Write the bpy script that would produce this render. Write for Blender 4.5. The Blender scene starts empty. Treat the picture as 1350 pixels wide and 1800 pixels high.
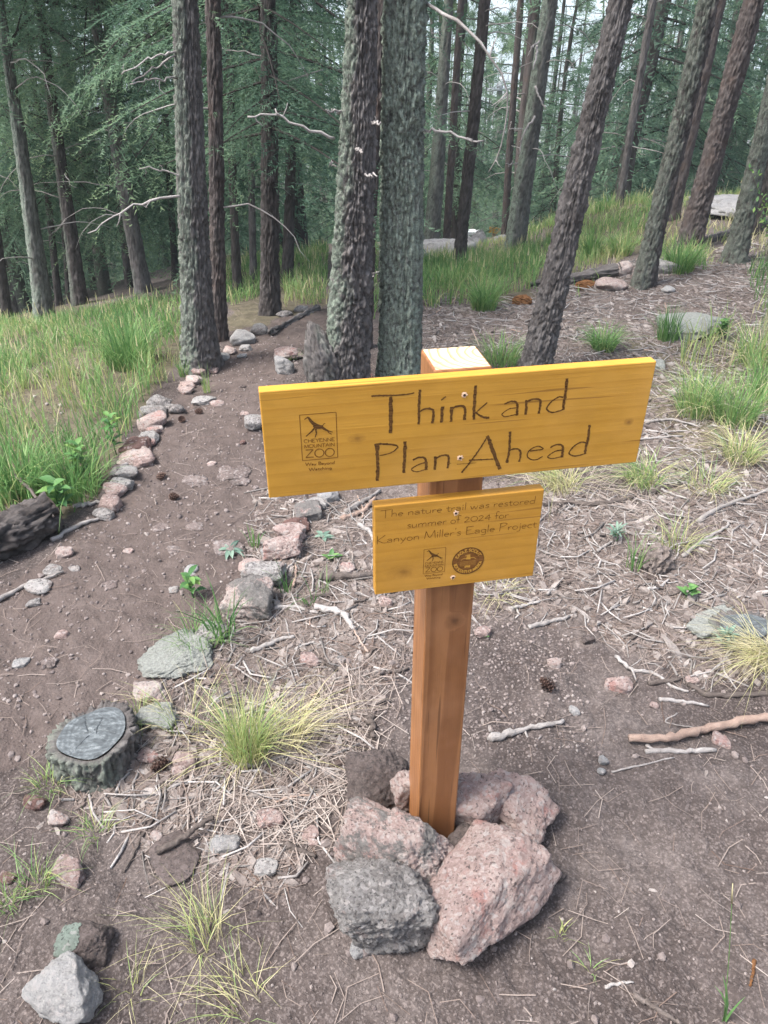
import bpy, math, random
import numpy as np
R = math.radians
# ---------------------------------------------------------------- camera, world, sun, exposure
scene = bpy.context.scene
COL = scene.collection
CAMZ, PITCH, FPX = 1.65, R(33.0), 1352.0
cam = bpy.data.cameras.new('camera'); camo = bpy.data.objects.new('camera', cam); COL.objects.link(camo)
camo.location = (0, 0, CAMZ); camo.rotation_euler = (R(90) - PITCH, 0, 0)
cam.sensor_fit = 'VERTICAL'; cam.sensor_height = 24.0; cam.lens = 24.0 * FPX / 1800.0
cam.clip_start = 0.02; cam.clip_end = 12000
scene.camera = camo
SUN_EL, SUN_AZ = R(60), R(-110)          # azimuth from +Y, negative = towards -X
world = bpy.data.worlds.new("World"); scene.world = world; world.use_nodes = True
wn = world.node_tree; wn.nodes.clear()
sky = wn.nodes.new('ShaderNodeTexSky'); sky.sky_type = 'NISHITA'; sky.sun_disc = False
sky.sun_elevation = SUN_EL; sky.sun_rotation = SUN_AZ
sky.air_density = 1.0; sky.dust_density = 4.0; sky.ozone_density = 1.0
bg = wn.nodes.new('ShaderNodeBackground'); bg.inputs[1].default_value = 0.115
wo = wn.nodes.new('ShaderNodeOutputWorld')
hs = wn.nodes.new('ShaderNodeHueSaturation'); hs.inputs['Saturation'].default_value = .78   # thin cloud
wn.links.new(sky.outputs[0], hs.inputs['Color']); wn.links.new(hs.outputs[0], bg.inputs[0]); wn.links.new(bg.outputs[0], wo.inputs[0])
sl = bpy.data.lights.new('sun', 'SUN'); sl.energy = 2.1; sl.angle = R(19); sl.color = (1.0, 0.985, 0.965)
so = bpy.data.objects.new('sun', sl); COL.objects.link(so)
so.rotation_euler = (R(90) - SUN_EL, 0, math.pi - SUN_AZ)
so.location = (-8, -2, 12)
vs = scene.view_settings
scene.display_settings.display_device = 'sRGB'
vs.view_transform = 'Standard'; vs.look = 'None'; vs.gamma = 1.0; vs.use_curve_mapping = False
vs.exposure = 1.9
scene.cycles.use_denoising = True
scene.cycles.max_bounces = 6; scene.cycles.diffuse_bounces = 3; scene.cycles.transmission_bounces = 3
scene.cycles.volume_bounces = 0

rng = np.random.default_rng(7); random.seed(7)

# ---------------------------------------------------------------- numeric helpers
def _hash(ix, iy, iz, seed):
    h = (ix.astype(np.int64) * 374761393 + iy.astype(np.int64) * 668265263 + iz.astype(np.int64) * 2147483647 + seed * 974634773) & 0xffffffff
    h = ((h ^ (h >> 13)) * 1274126177) & 0xffffffff
    h = ((h ^ (h >> 16)) * 2246822519) & 0xffffffff
    return h ^ (h >> 15)
def noise(P, seed=0):
    P = np.asarray(P, float); I = np.floor(P); F = P - I; I = I.astype(np.int64)
    W = F * F * F * (F * (F * 6 - 15) + 10); out = 0
    for dx in (0, 1):
        wx = W[:, 0] if dx else 1 - W[:, 0]
        for dy in (0, 1):
            wy = W[:, 1] if dy else 1 - W[:, 1]
            for dz in (0, 1):
                wz = W[:, 2] if dz else 1 - W[:, 2]
                h = _hash(I[:, 0] + dx, I[:, 1] + dy, I[:, 2] + dz, seed)
                g = ((h & 1023) / 511.5 - 1) * (F[:, 0] - dx) + (((h >> 10) & 1023) / 511.5 - 1) * (F[:, 1] - dy) + (((h >> 20) & 1023) / 511.5 - 1) * (F[:, 2] - dz)
                out = out + g * wx * wy * wz
    return out * 1.4
def fbm(P, octs=4, seed=0, gain=.5, lac=2.03):
    P = np.asarray(P, float); a = 1; o = 0
    for k in range(octs):
        o = o + a * noise(P, seed + k * 17); a *= gain; P = P * lac
    return o
def noise2(x, y, s, seed=0, octs=3):
    return fbm(np.stack([x * s, y * s, np.zeros_like(x) + seed * .37], -1), octs, seed)
def worley(u, v, nu, seed=0):
    """cellular noise on a tube: u in cells (wraps at nu), v in cells -> F1, F2, cell value"""
    iu = np.floor(u).astype(np.int64); iv = np.floor(v).astype(np.int64)
    f1 = np.full(u.shape, 9.); f2 = np.full(u.shape, 9.); cid = np.zeros(u.shape); ldv = np.zeros(u.shape)
    for du in (-1, 0, 1):
        for dv in (-1, 0, 1):
            cu = iu + du; cv = iv + dv
            h = _hash(np.mod(cu, nu), cv, np.zeros_like(cu), seed)
            px = cu + ((h & 1023) / 1023.) * .9 + .05; py = cv + (((h >> 10) & 1023) / 1023.) * .9 + .05
            d = np.hypot(px - u, py - v)
            nearer = d < f1
            f2 = np.where(nearer, f1, np.minimum(f2, d)); cid = np.where(nearer, ((h >> 20) & 1023) / 1023., cid); ldv = np.where(nearer, v - py, ldv); f1 = np.where(nearer, d, f1)
    worley.dv = ldv
    return f1, f2, cid
def sstep(a, b, x):
    t = np.clip((x - a) / (b - a), 0, 1); return t * t * (3 - 2 * t)
def rotm(rx, ry, rz):
    cx, sx, cy, sy, cz, sz = math.cos(rx), math.sin(rx), math.cos(ry), math.sin(ry), math.cos(rz), math.sin(rz)
    return (np.array([[cz, -sz, 0], [sz, cz, 0], [0, 0, 1]]) @ np.array([[cy, 0, sy], [0, 1, 0], [-sy, 0, cy]]) @ np.array([[1, 0, 0], [0, cx, -sx], [0, sx, cx]]))
def nrm(v): return v / max(1e-9, np.linalg.norm(v))

# ---------------------------------------------------------------- the lens: photograph pixel (1350x1800) <-> world ray
CT, ST = math.cos(PITCH), math.sin(PITCH)
def ray(px, py):
    xr = (px - 675) / FPX; yr = -(py - 900) / FPX
    return np.array([xr, CT + yr * ST, -ST + yr * CT])
def proj(P):
    P = np.asarray(P, float); z = P[..., 2] - CAMZ
    fw = P[..., 1] * CT - z * ST; up = P[..., 1] * ST + z * CT
    fw = np.where(fw < .05, np.nan, fw)
    return 675 + FPX * P[..., 0] / fw, 900 - FPX * up / fw, fw
def at(px, py, D):                       # the point of a pixel's ray that stands D metres in front of the camera
    d = ray(px, py); return d * (D / d[1]) + np.array([0, 0, CAMZ])
def inpoly(x, y, poly):
    x = np.nan_to_num(x, nan=-1e6); y = np.nan_to_num(y, nan=-1e6)
    r = np.zeros(x.shape, bool); n = len(poly)
    for i in range(n):
        x0, y0 = poly[i]; x1, y1 = poly[(i + 1) % n]
        c = ((y0 > y) != (y1 > y)) & (x < (x1 - x0) * (y - y0) / (y1 - y0 + 1e-9) + x0)
        r ^= c
    return r

# ---------------------------------------------------------------- terrain
ctrl = []
for X in (-2, -1, 0, 1, 2):
    for Y in (-2, -.5, 1, 2.2, 3.4): ctrl.append((X, Y, 0.0 if X > -1.5 or Y < 2 else -.05))
for px, py, D in [(0, 640, 4.6), (0, 600, 5.5), (150, 560, 6.0), (300, 530, 6.3), (200, 520, 12), (200, 500, 17), (20, 560, 9), (350, 640, 4.06), (475, 552, 5.0),
                  (440, 490, 7.2), (560, 445, 9), (740, 454, 8.5), (740, 434, 14), (880, 452, 8.5), (872, 440, 11), (900, 430, 13), (1000, 390, 9), (1100, 360, 9), (1250, 350, 9), (1350, 335, 9),
                  (940, 640, 4.06), (1130, 500, 5.6), (1210, 430, 6.8), (1300, 455, 6.0), (1350, 640, 4.05), (700, 560, 4.9), (640, 500, 6.2), (400, 455, 14), (560, 425, 16)]:
    p = at(px, py, D); ctrl.append((p[0], p[1], p[2]))
ctrl += [(5, 14, -1.4), (9, 14, -1.0), (2, 14, -1.7), (-9, 9, -2.6), (-8, 5, -1.5), (-5, 2, -.7), (7, 6, .35), (5, 2, .2), (0, -8, .9), (8, -6, 1.3), (-8, -6, .2),
         (-16, 20, -6.5), (-8, 20, -5.2), (0, 20, -4.2), (8, 20, -3.6), (16, 20, -3.0), (-25, 35, -11), (0, 35, -8.5), (25, 35, -7), (0, 60, -15), (40, 60, -13), (-45, 60, -19),
         (0, 130, -30), (130, 130, -25), (-130, 130, -36), (0, 400, -62), (400, 0, 25), (-400, 0, -60), (0, -300, 40), (0, 6000, -150), (6000, 0, -120), (-6000, 0, -160), (0, -6000, -100)]
ctrl = np.array(ctrl); _n = len(ctrl)
_K = np.linalg.norm(ctrl[:, None, :2] - ctrl[None, :, :2], axis=-1)
_A = np.zeros((_n + 1, _n + 1)); _A[:_n, :_n] = np.sqrt(_K ** 2 + .25) - 2e-2 * np.eye(_n); _A[:_n, _n] = 1; _A[_n, :_n] = 1
_W = np.linalg.solve(_A, np.concatenate([ctrl[:, 2], [0]]))
def base_z(x, y):
    x = np.asarray(x, float); y = np.asarray(y, float); z = np.zeros(x.shape) + _W[-1]
    for (cx, cy, _), w in zip(ctrl, _W): z = z + w * np.sqrt((x - cx) ** 2 + (y - cy) ** 2 + .25)
    return z
def ground_z(x, y, fine=True):
    x = np.atleast_1d(np.asarray(x, float)); y = np.atleast_1d(np.asarray(y, float))
    r = np.hypot(x, y); z = base_z(x, y)
    z = z + .030 * noise2(x, y, 1.3, 3, 2) + .10 * sstep(6, 14, r) * noise2(x, y, .35, 5, 2)
    if fine:
        k = 1 - sstep(5, 12, r)
        z = z + k * (.012 * noise2(x, y, 6, 11, 3) + .005 * noise2(x, y, 28, 19, 2))
    return z
def gz(x, y): return float(ground_z(x, y)[0])
_T = np.geomspace(.9, 400, 900)
def hit(px, py):                          # where a pixel's ray meets the ground
    d = ray(px, py); P = d[None] * _T[:, None]; z = P[:, 2] + CAMZ - ground_z(P[:, 0], P[:, 1])
    k = np.argmax(z < 0)
    if z[k] >= 0 or k == 0: k = 400
    a = z[k - 1] / (z[k - 1] - z[k] + 1e-12); t = _T[k - 1] + a * (_T[k] - _T[k - 1])
    return d * t + np.array([0, 0, CAMZ])
def mpp(P):                               # metres per photograph pixel at P
    return float((P[1] * CT - (P[2] - CAMZ) * ST) / FPX)

# ---------------------------------------------------------------- mesh / object helpers
def mesh(name, V, quads=None, tris=None, mats=(), attrs=None, smooth=True, midx=None):
    me = bpy.data.meshes.new(name); V = np.asarray(V, np.float32)
    q = np.zeros((0, 4), np.int32) if quads is None else np.asarray(quads, np.int32).reshape(-1, 4)
    t = np.zeros((0, 3), np.int32) if tris is None else np.asarray(tris, np.int32).reshape(-1, 3)
    me.vertices.add(len(V)); me.vertices.foreach_set('co', V.ravel())
    nl = q.size + t.size; me.loops.add(nl); me.polygons.add(len(q) + len(t))
    me.loops.foreach_set('vertex_index', np.concatenate([q.ravel(), t.ravel()]))
    me.polygons.foreach_set('loop_start', np.concatenate([np.arange(len(q)) * 4, q.size + np.arange(len(t)) * 3]).astype(np.int32))
    for m in mats: me.materials.append(m)
    if midx is not None: me.polygons.foreach_set('material_index', np.asarray(midx, np.int32))
    me.update(calc_edges=True)
    me.polygons.foreach_set('use_smooth', np.full(len(q) + len(t), bool(smooth)))
    for k, a in (attrs or {}).items():
        at_ = me.attributes.new(k, 'FLOAT', 'POINT'); at_.data.foreach_set('value', np.asarray(a, np.float32))
    me.validate(); return me
def link(name, me, parent=None, loc=None, rot=None):
    o = bpy.data.objects.new(name, me); COL.objects.link(o)
    if parent is not None: o.parent = parent
    if loc is not None: o.location = loc
    if rot is not None: o.rotation_euler = rot
    return o
def tag(o, label=None, cat=None, group=None, kind=None):
    if label: o['label'] = label
    if cat: o['category'] = cat
    if group: o['group'] = group
    if kind: o['kind'] = kind
    return o
def empty(name, loc, label, cat, group=None):
    o = link(name, None, None, loc); o.empty_display_size = .1
    return tag(o, label, cat, group)
class Acc:                                 # gathers pieces of ONE part
    def __init__(s): s.V = []; s.Q = []; s.T = []; s.A = {}; s.n = 0; s.M = []; s.MT = []
    def add(s, V, quads=None, tris=None, mi=0, **attrs):
        V = np.asarray(V, float)
        if quads is not None and len(quads): q = np.asarray(quads).reshape(-1, 4) + s.n; s.Q.append(q); s.M.append(np.full(len(q), mi))
        if tris is not None and len(tris): t = np.asarray(tris).reshape(-1, 3) + s.n; s.T.append(t); s.MT.append(np.full(len(t), mi))
        for k, a in attrs.items(): s.A.setdefault(k, []).append(np.broadcast_to(np.asarray(a, float), (len(V),)))
        s.V.append(V); s.n += len(V)
    def mesh(s, name, mats, smooth=True):
        return mesh(name, np.concatenate(s.V), np.concatenate(s.Q) if s.Q else None, np.concatenate(s.T) if s.T else None, mats,
                    {k: np.concatenate(a) for k, a in s.A.items()}, smooth, np.concatenate(s.M + s.MT))
def grid_quads(nr, nc, wrap=False):
    i = np.arange(nr - 1)[:, None]; j = np.arange(nc if wrap else nc - 1)[None]
    j2 = (j + 1) % nc
    return np.stack([i * nc + j, i * nc + j2, (i + 1) * nc + j2, (i + 1) * nc + j], -1).reshape(-1, 4)
def frames(C):
    C = np.asarray(C, float); T = np.gradient(C, axis=0); T /= np.linalg.norm(T, axis=1)[:, None] + 1e-12
    ref = np.array([0, 0, 1.]) if abs(T[:, 2]).mean() < .8 else np.array([1., 0, 0])
    A = np.cross(T, ref); A /= np.linalg.norm(A, axis=1)[:, None] + 1e-12
    return T, A, np.cross(A, T)
def tube(C, rad, ns=6, cap=True):
    C = np.asarray(C, float); rad = np.broadcast_to(np.asarray(rad, float), (len(C),))
    T, A, B = frames(C); th = np.arange(ns) * 2 * math.pi / ns
    V = C[:, None] + rad[:, None, None] * (A[:, None] * np.cos(th)[None, :, None] + B[:, None] * np.sin(th)[None, :, None])
    V = V.reshape(-1, 3); Q = grid_quads(len(C), ns, True); Tt = []
    if cap:
        n = len(V); V = np.concatenate([V, C[[0, -1]]])
        for j in range(ns):
            Tt.append((n, (j + 1) % ns, j)); b = (len(C) - 1) * ns; Tt.append((n + 1, b + j, b + (j + 1) % ns))
    return V, Q, np.array(Tt, int).reshape(-1, 3)
def smooth_line(pts, n):
    pts = np.asarray(pts, float)
    if len(pts) == 2: return pts[0] + (pts[1] - pts[0]) * np.linspace(0, 1, n)[:, None]
    s = np.concatenate([[0], np.cumsum(np.linalg.norm(np.diff(pts, axis=0), axis=1))]); s /= s[-1]
    P = np.concatenate([[2 * pts[0] - pts[1]], pts, [2 * pts[-1] - pts[-2]]]); out = []
    for t in np.linspace(0, 1, n):
        k = min(np.searchsorted(s, t, side='right') - 1, len(pts) - 2); k = max(k, 0)
        f = (t - s[k]) / (s[k + 1] - s[k] + 1e-12); a, b, c, d = P[k], P[k + 1], P[k + 2], P[k + 3]
        out.append(.5 * (2 * b + (c - a) * f + (2 * a - 5 * b + 4 * c - d) * f * f + (3 * b - 3 * c + d - a) * f ** 3))
    return np.array(out)

# ---------------------------------------------------------------- material helpers
class NT:
    def __init__(s, name):
        s.m = bpy.data.materials.new(name); s.m.use_nodes = True; s.t = s.m.node_tree; s.t.nodes.clear()
        s.out = s.t.nodes.new('ShaderNodeOutputMaterial')
    def n(s, typ, ins=None, **props):
        nd = s.t.nodes.new(typ)
        for k, v in props.items(): setattr(nd, k, v)
        for k, v in (ins or {}).items():
            if hasattr(v, 'is_linked') or isinstance(v, bpy.types.NodeSocket): s.t.links.new(v, nd.inputs[k])
            else: nd.inputs[k].default_value = v
        return nd
    def coord(s, which='Object'): return s.n('ShaderNodeTexCoord').outputs[which]
    def pos(s): return s.n('ShaderNodeNewGeometry').outputs['Position']
    def map(s, v, scale=(1, 1, 1), loc=(0, 0, 0)): return s.n('ShaderNodeMapping', {'Vector': v, 'Scale': scale, 'Location': loc}).outputs[0]
    def noise(s, v, scale, detail=4, rough=.6, dist=0): return s.n('ShaderNodeTexNoise', {'Vector': v, 'Scale': scale, 'Detail': detail, 'Roughness': rough, 'Distortion': dist}).outputs['Fac']
    def vor(s, v, scale, out='Distance', feature='F1', rand=1.0): return s.n('ShaderNodeTexVoronoi', {'Vector': v, 'Scale': scale, 'Randomness': rand}, feature=feature).outputs[out]
    def attr(s, name): return s.n('ShaderNodeAttribute', attribute_name=name).outputs['Fac']
    def rnd(s): return s.n('ShaderNodeObjectInfo').outputs['Random']
    def ramp(s, fac, stops, interp='LINEAR'):
        r = s.n('ShaderNodeValToRGB', {'Fac': fac}); cr = r.color_ramp; cr.interpolation = interp
        while len(cr.elements) > 1: cr.elements.remove(cr.elements[-1])
        for i, (p, c) in enumerate(stops):
            e = cr.elements[0] if i == 0 else cr.elements.new(p)
            e.position = p; c = (c, c, c) if isinstance(c, (int, float)) else c; e.color = (*c, 1)
        return r.outputs['Color']
    def math(s, op, a, b=0.0, c=None, clamp=False):
        nd = s.n('ShaderNodeMath', {0: a, 1: b} if c is None else {0: a, 1: b, 2: c}, operation=op); nd.use_clamp = clamp; return nd.outputs[0]
    def mix(s, fac, a, b, mode='MIX'):
        nd = s.t.nodes.new('ShaderNodeMix'); nd.data_type = 'RGBA'; nd.blend_type = mode; nd.clamp_factor = True
        for i, v in ((0, fac), (6, a), (7, b)):
            if isinstance(v, bpy.types.NodeSocket): s.t.links.new(v, nd.inputs[i])
            else: nd.inputs[i].default_value = v if i == 0 else ((*v, 1) if len(v) == 3 else v)
        return nd.outputs[2]
    def bump(s, h, strength=.5, dist=.01, prev=None):
        ins = {'Height': h, 'Strength': strength, 'Distance': dist}
        if prev is not None: ins['Normal'] = prev
        return s.n('ShaderNodeBump', ins).outputs[0]
    def done(s, color, rough=.9, normal=None, spec=.25, transl=0, tcol=None, coat=0):
        p = s.n('ShaderNodeBsdfPrincipled', {'Roughness': rough, 'Specular IOR Level': spec, 'Coat Weight': coat, 'Coat Roughness': .35})
        if isinstance(color, bpy.types.NodeSocket): s.t.links.new(color, p.inputs['Base Color'])
        else: p.inputs['Base Color'].default_value = (*color, 1)
        if normal is not None: s.t.links.new(normal, p.inputs['Normal'])
        sh = p.outputs[0]
        if transl:
            tr = s.n('ShaderNodeBsdfTranslucent')
            if isinstance(color, bpy.types.NodeSocket): s.t.links.new(color, tr.inputs['Color'])
            else: tr.inputs['Color'].default_value = (*color, 1)
            sh = s.n('ShaderNodeMixShader', {0: transl, 1: p.outputs[0], 2: tr.outputs[0]}).outputs[0]
        s.t.links.new(sh, s.out.inputs['Surface']); return s.m

def soil_mat():
    t = NT('soil'); v = t.pos()
    n1 = t.noise(v, 2.2, 5, .6); n2 = t.noise(v, 14, 6, .7); n3 = t.noise(v, 90, 4, .7); lit = t.attr('litter'); grassy = t.attr('grassy')
    ti_ = t.attr('tread'); c = t.ramp(n1, [(.34, (.050, .039, .036)), (.48, (.082, .066, .061)), (.60, (.125, .104, .096)), (.72, (.165, .14, .13))])
    c = t.mix(t.ramp(n2, [(.35, .7), (.6, .05)]), c, (.048, .038, .034))
    grain = t.vor(v, 230, 'Color'); g1 = t.n('ShaderNodeSeparateColor', {0: grain}).outputs[0]; grain2 = t.n('ShaderNodeSeparateColor', {0: t.vor(v, 75, 'Color')}).outputs[0]; d2 = t.vor(v, 75)
    c = t.mix(t.ramp(g1, [(.0, .55), (.25, .0), (.82, .0), (.93, .5)]), c, (.21, .175, .163))
    c = t.mix(t.ramp(n3, [(.4, .45), (.55, 0)]), c, (.045, .036, .033))
    lc = t.ramp(t.noise(v, 40, 7, .8, .4), [(.34, (.050, .038, .033)), (.5, (.125, .102, .091)), (.66, (.25, .212, .195))])
    c = t.mix(t.math('MULTIPLY', lit, .75), c, lc)
    gc = t.ramp(n2, [(.3, (.06, .052, .036)), (.6, (.13, .112, .075)), (.8, (.21, .18, .13))])
    c = t.mix(t.math('MULTIPLY', grassy, .9), c, gc)
    c = t.mix(t.math('MULTIPLY', ti_, .75), c, t.ramp(n2, [(.3, (.070, .053, .047)), (.6, (.112, .087, .078)), (.8, (.165, .134, .122))]))
    h = t.math('ADD', t.math('MULTIPLY', n2, 1.0), t.math('MULTIPLY', n3, .45))
    b = t.bump(h, .8, .02); b = t.bump(g1, .25, .004, b)
    return t.done(c, .95, b, .15)
def rock_mat(name, stops, lichen=0.0, lcol=(.34, .36, .32), dark=(.06, .055, .055), grain=230, dirt=.22, patch=None, palec=(.56, .51, .49)):
    t = NT(name); v = t.coord('Object'); rn = t.rnd()
    v = t.n('ShaderNodeVectorMath', {0: v, 1: t.n('ShaderNodeCombineXYZ', {0: t.math('MULTIPLY', rn, 17), 1: t.math('MULTIPLY', rn, 5), 2: 0}).outputs[0]}, operation='ADD').outputs[0]
    vd = t.n('ShaderNodeVectorMath', {0: v, 1: t.n('ShaderNodeVectorMath', {0: t.n('ShaderNodeTexNoise', {'Vector': v, 'Scale': 90, 'Detail': 2}).outputs['Color'], 1: (.006, .006, .006)}, operation='MULTIPLY').outputs[0]}, operation='ADD').outputs[0]
    n1 = t.noise(v, 7, 8, .72, .4); cell = t.n('ShaderNodeSeparateColor', {0: t.vor(vd, grain, 'Color')}).outputs[0]
    cell2 = t.n('ShaderNodeSeparateColor', {0: t.vor(vd, grain * .5, 'Color')}).outputs[1]; fine = t.noise(v, 420, 3, .7)
    fac = t.math('ADD', t.math('MULTIPLY', n1, .62), t.math('MULTIPLY', t.math('ADD', t.math('ADD', cell, cell2), fine), .14))
    fac = t.math('ADD', fac, t.math('MULTIPLY', t.math('SUBTRACT', rn, .5), .2))
    c = t.ramp(fac, stops)
    if patch: c = t.mix(t.ramp(t.noise(v, 16, 5, .7), [(.56, 0), (.66, .7)]), c, patch)
    c = t.mix(t.ramp(cell, [(.0, .7), (.13, 0)]), c, dark)
    c = t.mix(t.ramp(cell2, [(.84, .0), (.93, .5)]), c, palec)
    n4 = t.noise(v, 9, 8, .75, .5)
    c = t.mix(t.ramp(n4, [(.5, .0), (.64, dirt)]), c, (.10, .082, .075))
    if lichen:
        n5 = t.noise(v, 8, 10, .8, .3); k = .5 - .22 * lichen
        c = t.mix(t.ramp(n5, [(k, 0), (k + .05, .9)]), c, t.mix(t.ramp(t.noise(v, 130, 5, .8), [(.35, 0), (.65, 1)]), lcol, tuple(x * .55 for x in lcol)))
    h = t.math('ADD', t.math('MULTIPLY', t.noise(v, 40, 10, .8), 1.0), t.math('MULTIPLY', cell, .2))
    return t.done(c, .85, t.bump(h, 1.0, .03), .25)
def bark_mat(name, deep, mid, top, lcol=(.17, .20, .16), red=None):
    t = NT(name); v = t.coord('Object'); ti = t.attr('tint'); li = t.attr('lichen'); rn = t.rnd()
    vs_ = t.map(v, (1, 1, .25)); n = t.noise(vs_, 70, 6, .7); n2 = t.noise(v, 7, 4, .6)
    f = t.math('ADD', t.math('MULTIPLY', ti, .55), t.math('MULTIPLY', n, .5))
    c = t.ramp(f, [(.2, deep), (.45, mid), (.75, top)])
    c = t.mix(t.ramp(n2, [(.5, 0), (.7, .5)]), c, red or tuple(x * .6 for x in mid))
    lf = t.math('MULTIPLY', li, t.ramp(t.math('ADD', t.noise(v, 38, 7, .75), t.math('MULTIPLY', t.math('SUBTRACT', ti, .5), .35)), [(.36, 0), (.52, 1)]))
    lc = t.ramp(t.noise(v, 120, 4), [(.3, tuple(x * .6 for x in lcol)), (.65, tuple(x * 1.3 for x in lcol))])
    c = t.mix(lf, c, lc)
    return t.done(c, .95, t.bump(t.noise(vs_, 120, 6, .75), .8, .012), .1)
def leaf_mat(name, stops, transl=.3, rough=.6, nscale=1.5, spec=.25, namp=.9, ramp_=.3):
    t = NT(name); ti = t.attr('tint'); rn = t.rnd()
    f = t.math('ADD', ti, t.math('MULTIPLY', t.math('SUBTRACT', t.noise(t.pos(), nscale, 3), .5), namp))
    f = t.math('ADD', f, t.math('MULTIPLY', t.math('SUBTRACT', rn, .5), ramp_))
    return t.done(t.ramp(f, stops), rough, None, spec, transl)
def wood_bits_mat(name, stops, scale=30, rough=.85):
    t = NT(name); v = t.coord('Object'); ti = t.attr('tint')
    n = t.noise(v, scale, 7, .75, .3); n2 = t.noise(v, scale * 7, 4, .7)
    f = t.math('ADD', t.math('MULTIPLY', ti, .7), t.math('SUBTRACT', t.math('ADD', t.math('MULTIPLY', n, .7), t.math('MULTIPLY', n2, .35)), .38))
    return t.done(t.ramp(f, stops), rough, t.bump(t.math('ADD', n2, n), .9, .006), .15)

M = {}
M['soil'] = soil_mat()
PINK = [(.26, (.20, .145, .132)), (.40, (.38, .275, .25)), (.52, (.49, .365, .33)), (.66, (.58, .50, .46))]
GREY = [(.26, (.09, .082, .08)), (.40, (.20, .183, .176)), (.52, (.345, .32, .305)), (.66, (.50, .475, .455))]
M['pink'] = rock_mat('pink_granite', PINK, patch=(.46, .22, .19))
M['darkgrey'] = rock_mat('dark_crusted_granite', [(p, tuple(x * .72 for x in c)) for p, c in GREY], 0, patch=(.30, .22, .20))
M['pinklichen'] = rock_mat('pink_granite_lichen', PINK, .15, (.26, .25, .235), patch=(.46, .22, .19))
M['grey'] = rock_mat('grey_granite', GREY, 0, patch=(.36, .28, .25))
M['lichen'] = rock_mat('lichen_granite', GREY, .85, (.47, .485, .44))
M['brown'] = rock_mat('dirty_brown_rock', [(.25, (.075, .058, .054)), (.45, (.14, .11, .10)), (.7, (.24, .19, .175))], 0, dirt=.7, palec=(.22, .18, .165))
M['pale'] = rock_mat('pale_grey_rock', [(.25, (.24, .235, .23)), (.5, (.40, .39, .385)), (.75, (.54, .52, .50))], 0, (.3, .3, .3), (.27, .265, .26), 300, .45)
M['rust'] = rock_mat('red_brown_rock', [(.25, (.10, .055, .045)), (.5, (.20, .115, .10)), (.75, (.30, .19, .17))])
M['bark'] = bark_mat('grey_bark', (.035, .030, .030), (.10, .091, .087), (.205, .188, .18), red=(.080, .066, .060))
M['barkdark'] = bark_mat('dark_bark', (.022, .019, .018), (.060, .052, .049), (.13, .115, .11))
M['barkred'] = bark_mat('red_bark', (.026, .021, .020), (.076, .063, .060), (.15, .129, .122), red=(.105, .068, .052))
M['barkgreen'] = bark_mat('lichen_bark', (.028, .026, .024), (.095, .092, .084), (.20, .195, .178), (.225, .265, .215))
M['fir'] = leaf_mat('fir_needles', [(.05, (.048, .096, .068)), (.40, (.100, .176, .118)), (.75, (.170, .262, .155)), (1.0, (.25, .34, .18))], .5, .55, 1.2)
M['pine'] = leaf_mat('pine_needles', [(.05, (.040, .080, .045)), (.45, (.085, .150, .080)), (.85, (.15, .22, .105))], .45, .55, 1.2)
M['grass'] = leaf_mat('grass_blades', [(.0, (.060, .150, .050)), (.28, (.135, .265, .085)), (.48, (.24, .36, .13)), (.64, (.40, .42, .17)), (.8, (.54, .49, .27)), (1.0, (.60, .53, .37))], .4, .5, .8, .25, .35, .10)
M['leaf'] = leaf_mat('green_leaves', [(.1, (.05, .13, .05)), (.6, (.12, .25, .08)), (.9, (.24, .36, .10))], .35, .5, 3)
M['herb'] = leaf_mat('blue_green_herb', [(.1, (.08, .14, .11)), (.6, (.17, .26, .20)), (.9, (.28, .36, .28))], .3, .6, 3)
M['deadwood'] = wood_bits_mat('weathered_dead_wood', [(.1, (.13, .115, .105)), (.5, (.30, .275, .26)), (.95, (.52, .49, .47))])
M['twigdark'] = wood_bits_mat('dark_twig_bark', [(.1, (.045, .036, .032)), (.5, (.11, .09, .08)), (.95, (.24, .20, .18))])
M['twigred'] = wood_bits_mat('peeled_reddish_wood', [(.1, (.16, .105, .085)), (.5, (.32, .23, .185)), (.95, (.48, .39, .335))])
M['rot'] = wood_bits_mat('rotting_orange_wood', [(.1, (.08, .035, .016)), (.5, (.18, .085, .036)), (.95, (.30, .18, .09))])
M['chips'] = wood_bits_mat('bark_chips', [(.05, (.07, .048, .040)), (.35, (.165, .132, .118)), (.65, (.30, .262, .240)), (1.0, (.49, .450, .425))], 60)
M['needles'] = wood_bits_mat('dry_needles', [(.05, (.10, .058, .040)), (.4, (.165, .128, .110)), (.75, (.27, .225, .198)), (1.0, (.38, .338, .305))], 10)
M['cone'] = wood_bits_mat('pine_cone_scales', [(.1, (.04, .022, .018)), (.5, (.10, .06, .048)), (.95, (.20, .135, .11))], 60)
ORD = ['first', 'second', 'third', 'fourth', 'fifth', 'sixth', 'seventh', 'eighth', 'ninth', 'tenth', 'eleventh', 'twelfth', 'thirteenth', 'fourteenth', 'fifteenth', 'sixteenth', 'seventeenth', 'eighteenth', 'nineteenth', 'twentieth',
       'twenty-first', 'twenty-second', 'twenty-third', 'twenty-fourth', 'twenty-fifth', 'twenty-sixth', 'twenty-seventh', 'twenty-eighth', 'twenty-ninth', 'thirtieth']
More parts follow.
